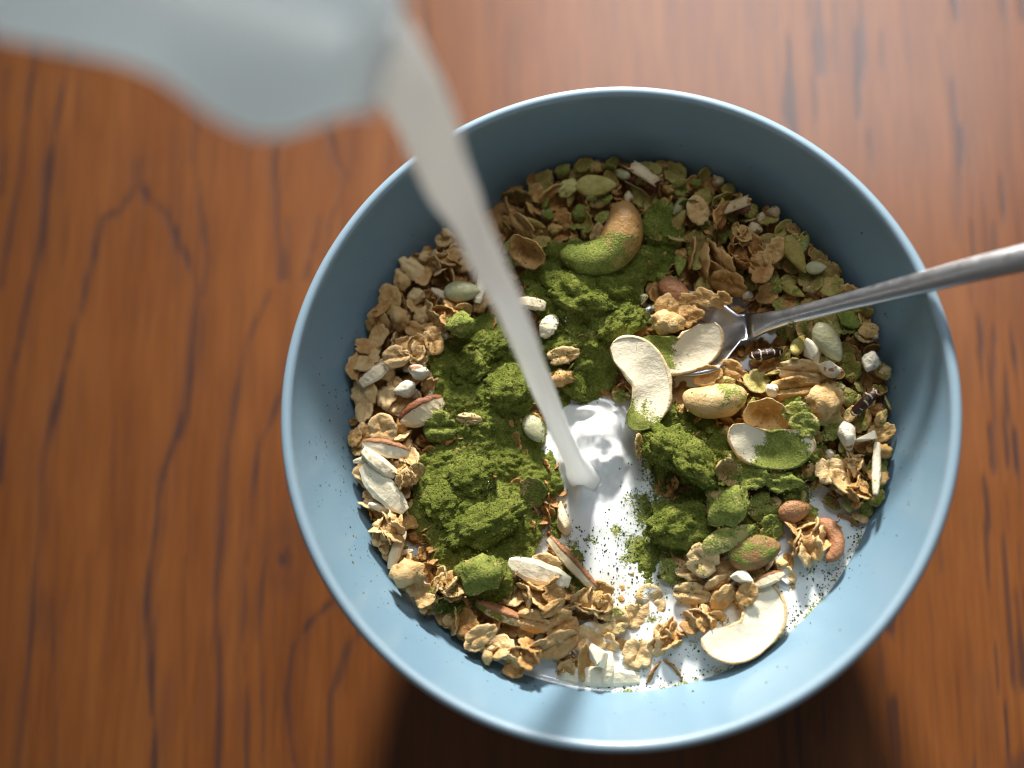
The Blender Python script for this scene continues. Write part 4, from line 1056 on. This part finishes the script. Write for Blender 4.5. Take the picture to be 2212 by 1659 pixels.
P("crumb", "granola_crumb", "granola crumb", 880, 1240, 72, 72, 0, (0, 0), (.06, 0, .26), "round tan granola ball lying alone near the front wall", var=0, sink=85, T=60)
P("blanched", "almond_sliver", "almond sliver", 858, 1188, 88, 90, 72, (0, 0), (.04, 0, .5), "tan stick above the round tan granola ball", var=1, T=90, sink=85)
P("cluster", "granola_cluster", "granola cluster", 845, 1142, 88, 82, 60, (0, 0), (.14, 0, .26), "pale tan cluster near the wall above the tan stick", var=0)
# -- heap opposite the spoon
P("blanched", "almond_sliver", "almond sliver", 832, 1058, 138, 150, -46, (10, 0), (.28, 0, .1), "white almond sliver with green dust, lowest of three by the wall", var=2, T=85, sink=86)
P("blanched", "almond_sliver", "almond sliver", 822, 1002, 92, 110, -38, (10, 0), (.05, 0, .3), "tan almond sliver, middle of three by the wall", var=3, T=100, sink=85)
P("sliver", "almond_piece", "almond piece", 835, 970, 104, 120, -12, (20, 0), (.04, 0, .05), "white almond sliver with a brown end, topmost of three by the wall", var=0, T=100, sink=85)
P("cluster", "granola_cluster", "granola cluster", 880, 1030, 84, 78, 20, (0, 0), (.18, 0, .3), "pale cluster right of the three almond slivers", var=6)
P("sliver", "almond_piece", "almond piece", 912, 888, 104, 150, 28, (25, 0), (.08, 0, .4), "thick almond chunk with brown skin left of the round powder clump", var=2, T=150, sink=85, colors=[(.08, 0, .55), (0, 0, .6)])
P("round_oat", "oat_flake", "oat flake", 832, 932, 66, 70, 5, (10, -14), (.04, 0, .22), "flat pale flake near the wall left of the thick almond chunk", var=1)
P("puff", "puffed_grain", "puffed grain", 880, 842, 62, 58, 20, (0, 0), (.03, 0, .0), "round white puffed grain in the pale heap", var=0, sink=85)
P("puff", "puffed_grain", "puffed grain", 905, 802, 74, 44, -14, (0, 0), (.0, 0, .05), "long white puffed grain beside the powder's upper edge", var=1, sink=85)
P("blanched", "almond_sliver", "almond sliver", 812, 808, 78, 90, 36, (15, 0), (.02, 0, .3), "pale oat-coloured sliver sticking out towards the wall in the side heap", var=4, T=80)
P("cluster", "granola_cluster", "granola cluster", 886, 755, 88, 78, 0, (0, 0), (.02, 0, .28), "craggy pale cluster above the round white puffed grain", var=2, sink=84)
P("round_oat", "oat_flake", "oat flake", 862, 778, 62, 50, 10, (12, 0), (.02, 0, .2), "cream flake tucked under the craggy pale cluster", var=3)
P("round_oat", "oat_flake", "oat flake", 936, 735, 46, 64, 10, (8, 15), (.04, 0, .36), "smooth upright tan flake right of the craggy pale cluster", var=0, sink=85)
P("cluster", "granola_cluster", "granola cluster", 970, 690, 104, 84, 10, (0, 0), (.02, 0, .36), "toasted cluster at the powder's top edge left of the stream", var=1)
P("kernel", "sunflower_kernel", "seed", 1000, 632, 82, 52, 0, (0, 0), (.02, 0, .45), "grey-brown kernel left of the falling stream", var=1, sink=85)
P("cluster", "granola_cluster", "granola cluster", 960, 560, 92, 70, 20, (0, 0), (.0, 0, .3), "pale cluster at the upper end of the side heap", var=5)
P("blanched", "almond_sliver", "almond sliver", 1042, 610, 96, 80, 78, (20, 0), (.02, 0, .1), "pale sliver half hidden by the stream's edge", var=3, T=70)
# -- pieces in and on the powder
CL = [(1086, 842, 108, 104, 0, "round powder clump, largest beside the falling stream", 0, 82), (1015, 792, 100, 72, 25, "rough powder clump up and left of the round one", 3, 60),
      (1050, 745, 90, 62, 20, "powder clump at the heap's top edge left of the stream", 4, 56), (978, 752, 0, 0, 0, "", 0, 0), (1246, 628, 150, 84, -18, "lit wedge of powder in front of the shaded cashew", 1, 70),
      (1332, 690, 116, 80, 30, "craggy powder clump between the lit wedge and the V-shaped cashew", 2, 70), (1215, 745, 84, 44, 10, "small powder clump just right of the stream", 5, 40),
      (1010, 1030, 120, 90, 15, "broad powder clump in the heap's middle left of the dew drop", 3, 62), (1085, 1085, 90, 66, -20, "powder clump just below the dew drop", 4, 50),
      (950, 1085, 80, 90, 0, "powder clump at the heap's edge beside the pale cluster", 5, 56), (1240, 830, 72, 52, -50, "powder block hanging over the splash behind the stream", 1, 50)]
for x, y, L, W, r, lab, v, T in CL:
    if L: P("clump", "powder_clump", "powder clump", x, y, L, W, r, (0, 0), (0, 0, 0), lab, var=v, T=T * .8, sink=42)
P("clump", "powder_clump", "powder clump", 1048, 1132, 190, 84, 20, (0, 0), (0, 0, 0), "long powder clump pointing at the splash", var=3, T=58, sink=60)
P("crumb", "granola_crumb", "granola crumb", 1035, 1238, 96, 92, 0, (0, 0), (.82, 0, .3), "powder-coated granola ball at the heap's lower end", var=2, sink=84, T=80)
P("round_oat", "oat_flake", "oat flake", 952, 922, 76, 72, 0, (14, 0), (.74, 0, .3), "thick round flake coated green at the heap's outer edge", var=3, T=110, sink=86)
P("oat", "oat_flake", "oat flake", 1012, 905, 58, 26, -5, (20, 0), (.25, 0, .1), "bare yellow flake lying across the powder heap", var=2, sink=88)
P("crumb", "granola_crumb", "granola crumb", 1000, 712, 62, 56, 0, (0, 0), (.72, 0, .3), "powdered lump at the heap's top beside the toasted cluster", var=3, sink=84)
P("blanched", "almond_sliver", "almond sliver", 1186, 705, 56, 100, 60, (0, 0), (.30, 0, .25), "short pale almond tip poking from the powder right of the stream", var=2, T=110, sink=88)
P("blanched", "almond_sliver", "almond sliver", 1148, 655, 62, 100, -10, (0, 0), (.28, 0, .35), "pale almond block at the stream's edge above the short pale tip", var=1, T=90, sink=85)
P("oat", "oat_flake", "oat flake", 1215, 768, 70, 40, 14, (15, 0), (.3, 0, .25), "yellow flake with green rim right of the stream", var=0, sink=86)
P("crumb", "granola_crumb", "granola crumb", 1212, 818, 52, 46, 0, (0, 0), (.08, 0, .4), "bare tan crumb just right of the stream", var=0, sink=85)
P("kernel", "sunflower_kernel", "seed", 1154, 928, 66, 50, -60, (0, 0), (.3, .25, .3), "pale kernel with a red-brown tip beside the splash", var=2, sink=86)
P("oat", "oat_flake", "oat flake", 1150, 1058, 56, 76, 20, (35, 0), (.6, 0, .2), "powdered flake leaning at the edge of the splash", var=4)
P("shard", "nut_shard", "nut shard", 1218, 1118, 40, 84, 10, (0, 0), (.2, .1, .55), "brown nut stub standing at the milk's edge left of the pool", var=0, sink=80)
P("oat", "oat_flake", "oat flake", 1380, 965, 26, 62, 25, (30, 40), (.3, 0, .3), "thin tan flake under the tip of the big cream half cashew", var=5)
P("crumb", "granola_crumb", "granola crumb", 1440, 705, 66, 60, 0, (0, 0), (.3, .05, .28), "pale green-tinged lump left of the V-shaped half cashew", var=1, sink=84)

# ------------------------------------------------------------------ dew drop on the powder, drop on the spoon
def glass_mat():
    m, nt, b = new_mat("clear_drop"); b.inputs['Base Color'].default_value = (0.86, 0.93, 0.80, 1)
    b.inputs['Transmission Weight'].default_value = 1.0; b.inputs['Roughness'].default_value = 0.02; b.inputs['IOR'].default_value = 1.33
    return m
M_DROP = glass_mat()
def drop(px, py, dia, label, z=None):
    c = at(px, py, 0.049); s = px_size(c); r = dia * s / 2; zt = float(hget(H, c[0], c[1])) if z is None else z
    c = at(px, py, zt)
    V, F = ico(4); V = V * np.array([r, r, r * 0.92]) + np.array([c[0], c[1], zt + r * 0.62])
    tag(link("milk_drop", mesh_np("milk_drop", V, F), M_DROP), label, "drop")
drop(1057, 1053, 36, "clear round drop resting on the green powder")
drop(1222, 690, 15, "tiny clear drop on the lit powder wedge")
_A, _B = at(1665, 694, 0.0490), at(2003, 607, 0.0707); _d = (_B - _A) / np.linalg.norm(_B - _A); _q = _A + _d * 0.0052
def handle_drop():
    sd = np.cross([0, 0, 1], _d); sd /= np.linalg.norm(sd); c = _q - sd * 0.0022 + np.array([0, 0, 0.0004])
    V, F = ico(3); tag(link("milk_drop", mesh_np("milk_drop", V * 0.0009 + c, F), M_DROP), "tiny drop hanging on the edge of the spoon's neck", "drop")
handle_drop()

# ------------------------------------------------------------------ loose powder: grains on the heap, on the milk and on the glaze
def grains(name, pts, rad, mat, label):
    bv, bf = ico(1); n = len(pts); nv = len(bv); r_ = np.random.default_rng(5)
    V = (bv[None] * (np.asarray(rad)[:, None, None]) * r_.uniform(.7, 1.3, (n, nv, 1)) + np.asarray(pts)[:, None, :]).reshape(-1, 3)
    F = (np.array(bf)[None] + (np.arange(n) * nv)[:, None, None]).reshape(-1, 3)
    o = link(name, mesh_np(name, V, F), mat); tag(o, label, "green powder", kind="stuff")
def scatter_powder():
    r_ = np.random.default_rng(21); k = r_.integers(0, len(PWX), 11000)
    x, y = PWX[k] + r_.normal(0, .0021, 11000), PWY[k] + r_.normal(0, .0021, 11000)
    ok = (np.hypot(x, y) < 0.062); x, y = x[ok], y[ok]
    z = hget(H, x, y) - .00022; ok = z > MILK_Z + .0006
    for px, py, rp in ((1385, 800, 95), (1400, 880, 60), (1510, 740, 85), (1610, 1350, 110), (1600, 930, 60)):      # bare nut faces stay clean
        c = at(px, py, .047); ok &= np.hypot(x - c[0], y - c[1]) > rp * px_size(c)
    x, y, z = x[ok], y[ok], z[ok]
    grains("powder_grains", np.stack([x, y, z], 1), r_.uniform(.00008, .00022, len(x)), M_POWDER, "loose grains of green powder strewn over the heap")
    # specks on milk
    pts, rad = [], []
    spots = [(p[0], p[1], p[2], p[3]) for p in FILM] + [(1780, 1200, 60, .8), (1760, 1290, 50, .8), (1690, 1390, 60, .8), (1560, 1450, 70, .7), (1450, 1490, 60, .9), (1350, 1490, 60, .5), (1790, 1250, 30, 1), (1730, 1340, 30, 1), (1660, 1420, 40, .6), (1300, 1180, 50, .2)]
    for px, py, rp, s in spots:
        c = at(px, py, MILK_Z); u = px_size(c)
        for _ in range(int(46 * s)):
            q = r_.normal(0, .75, 2) * rp * u; x, y = c[0] + q[0], c[1] + q[1]
            if np.hypot(x, y) > wall_r(MILK_Z) - .0004: continue
            pts.append((x, y)); rad.append(abs(r_.normal(.00010, .00007)) + .00006)
    a = r_.uniform(-math.pi * .55, -.05, 240); rr = wall_r(MILK_Z) - np.abs(r_.normal(.0008, .0006, 240))
    pts += list(zip(rr * np.cos(a), rr * np.sin(a))); rad += list(np.abs(r_.normal(.00011, .00006, 240)) + .00005)
    pts = np.array(pts); z = milk_height(pts[:, 0], pts[:, 1])
    grains("wet_powder_specks", np.column_stack([pts, z]), rad, M_WET, "dark wet specks of green powder floating on the milk")
    # specks on the glaze
    pts, rad = [], []
    for ang0, n, sp in ((182, 170, 18), (205, 80, 22), (-20, 80, 40), (250, 50, 30), (20, 50, 30)):
        for _ in range(n):
            a = math.radians(r_.normal(ang0, sp)); z = MILK_Z + .0015 + abs(r_.normal(0, .008)); z = min(z, .064); R = wall_r(z)
            pts.append((R * math.cos(a), R * math.sin(a), z)); rad.append(abs(r_.normal(.00007, .00007)) + .00005)
    grains("powder_specks", pts, rad, M_POWDER, "tiny specks of green powder clinging to the bowl's inner wall")
scatter_powder()

# ------------------------------------------------------------------ milk stream and jug
def stream_mat():
    m, nt, b = new_mat("poured_milk"); nb = NB(nt)
    tr = nb.n('ShaderNodeBsdfTranslucent'); tr.inputs[0].default_value = (0.93, 0.94, 0.93, 1); mx = nb.n('ShaderNodeMixShader'); mx.inputs[0].default_value = 0.45
    nb.l(b.outputs[0], mx.inputs[1]); nb.l(tr.outputs[0], mx.inputs[2]); nb.l(mx.outputs[0], nt.nodes['Material Output'].inputs['Surface']); b.inputs['Base Color'].default_value = (0.90, 0.91, 0.91, 1)
    b.inputs['Roughness'].default_value = 0.14; b.inputs['Subsurface Weight'].default_value = 1.0; b.inputs['Subsurface Scale'].default_value = 0.004; b.inputs['Subsurface Radius'].default_value = (1, 1, .9)
    return m
M_STREAM = stream_mat()
S0, S1 = at(806, 40, 0.183), at(1258, 1030, 0.0405)
def stream_point(s):
    p = S0 + (S1 - S0) * s; p[2] = S0[2] - (S0[2] - S1[2]) * (0.4 * s + 0.6 * s * s); return p
def build_stream():
    rings = []; n = 90; na = 24
    for i in range(n):
        s = -0.14 + 1.18 * i / (n - 1); c = stream_point(s) + np.array([0.0005 * math.sin(13 * s) * s, 0.0004 * math.cos(17 * s) * s, 0]); t = stream_point(s + .01) - stream_point(s - .01); t /= np.linalg.norm(t)
        u = np.cross(t, [0, 1, 0]); u /= np.linalg.norm(u); v = np.cross(t, u)
        w = np.interp(s, [0, .1, .3, .6, .86, .955, .985, 1, 1.04], [.0062, .0060, .0050, .0036, .0026, .0028, .0037, .0062, .0110])
        h = w * np.interp(s, [0, .3, 1], [.42, .6, .8])
        tw = 0.9 * s
        ring = []
        for j in range(na):
            a = 2 * math.pi * j / na; rp = 1 + 0.09 * math.sin(2 * a + 11 * s) + 0.05 * math.sin(3 * a - 17 * s) + 0.11 * vnoise([[s * 14, math.cos(a) * 1.2, math.sin(a) * 1.2]], 4)[0]
            q = a + tw; ring.append(c + u * (w * rp * math.cos(a) * math.cos(tw) - h * rp * math.sin(a) * math.sin(tw)) + v * (w * rp * math.cos(a) * math.sin(tw) + h * rp * math.sin(a) * math.cos(tw)))
        rings.append(np.array(ring))
    V, F = loft(rings)
    tag(link("milk_stream", mesh_np("milk_stream", V, F), M_STREAM), "stream of white milk falling from the jug into the bowl", "milk stream")
build_stream()
def build_jug():
    m, nt, b = new_mat("white_porcelain"); nb = NB(nt)
    b.inputs['Base Color'].default_value = (0.82, 0.85, 0.87, 1); b.inputs['Roughness'].default_value = 0.3
    pass
    tr = nb.n('ShaderNodeBsdfTranslucent'); tr.inputs[0].default_value = (0.93, 0.98, 1.0, 1); mx = nb.n('ShaderNodeMixShader'); mx.inputs[0].default_value = 0.8
    out = nt.nodes['Material Output']; nb.l(b.outputs[0], mx.inputs[1]); nb.l(tr.outputs[0], mx.inputs[2]); nb.l(mx.outputs[0], out.inputs['Surface'])
    # local frame: +Z out of the mouth, +X towards the spout
    prof_out = smooth_profile([(0.0, -.052), (.0225, -.052), (.0245, -.049), (.0250, -.030), (.0240, 0.0), (.0225, .020), (.0222, .030), (.0230, .040), (.0275, .048), (.0315, .058), (.0325, .066), (.0300, .074), (.0235, .082), (.0185, .089), (.0190, .094)], 60)
    prof_in = [(r - .0022, z) for r, z in prof_out[::-1] if z > -.048 and r > .006] + [(0.0, -.048)]
    V, F = lathe([tuple(p) for p in prof_out] + prof_in, 72)
    r = np.hypot(V[:, 0], V[:, 1]); a = np.arctan2(V[:, 1], V[:, 0])
    k = np.exp(-(a / 0.42) ** 2) * np.clip((V[:, 2] - .078) / .016, 0, 1) ** 1.5
    V[:, 0] += k * .0085 * np.cos(a); V[:, 1] *= 1 - 0.35 * k; V[:, 2] += k * .002
    root = link("milk_jug", None); root.empty_display_size = .01
    link("jug_body", mesh_np("jug_body", V, F), m, root)
    rings = []
    for i in range(19):
        t = math.pi * (i / 18.0); c = np.array([-.022 - .026 * math.sin(t), 0, .052 - .030 * math.cos(t)])
        tg = np.array([-.026 * math.cos(t), 0, .030 * math.sin(t)]); tg /= np.linalg.norm(tg); nn = np.cross(tg, [0, 1, 0])
        rings.append(np.array([c + np.array([0, 1, 0]) * .0045 * math.cos(q) + nn * .0026 * math.sin(q) for q in np.arange(12) * math.pi / 6]))
    Vh, Fh = loft(rings); link("handle", mesh_np("jug_handle", Vh, Fh), m, root)
    # milk inside, up to the spout
    hor = S1 - S0; hor[2] = 0; hor /= np.linalg.norm(hor)
    mouth = np.array([0.96, -0.20, 0.0]); mouth /= np.linalg.norm(mouth); zax = mouth * math.cos(math.radians(16)) + np.array([0, 0, -math.sin(math.radians(16))])
    xax = np.array([0, 0.5, -1.0]); xax -= zax * np.dot(xax, zax); xax /= np.linalg.norm(xax); yax = np.cross(zax, xax)
    K = 0.57; lip = np.array([.0265, 0, .0955]) * K
    o = S0 + (at(868, 105, S0[2]) - S0) + np.array([0, 0, .0035]) - (xax * lip[0] + yax * lip[1] + zax * lip[2])
    root.matrix_world = Matrix(((xax[0], yax[0], zax[0], o[0]), (xax[1], yax[1], zax[1], o[1]), (xax[2], yax[2], zax[2], o[2]), (0, 0, 0, 1))) @ Matrix.Scale(K, 4)
    tag(root, "out-of-focus white jug tipped above the bowl, pouring milk", "jug")
build_jug()
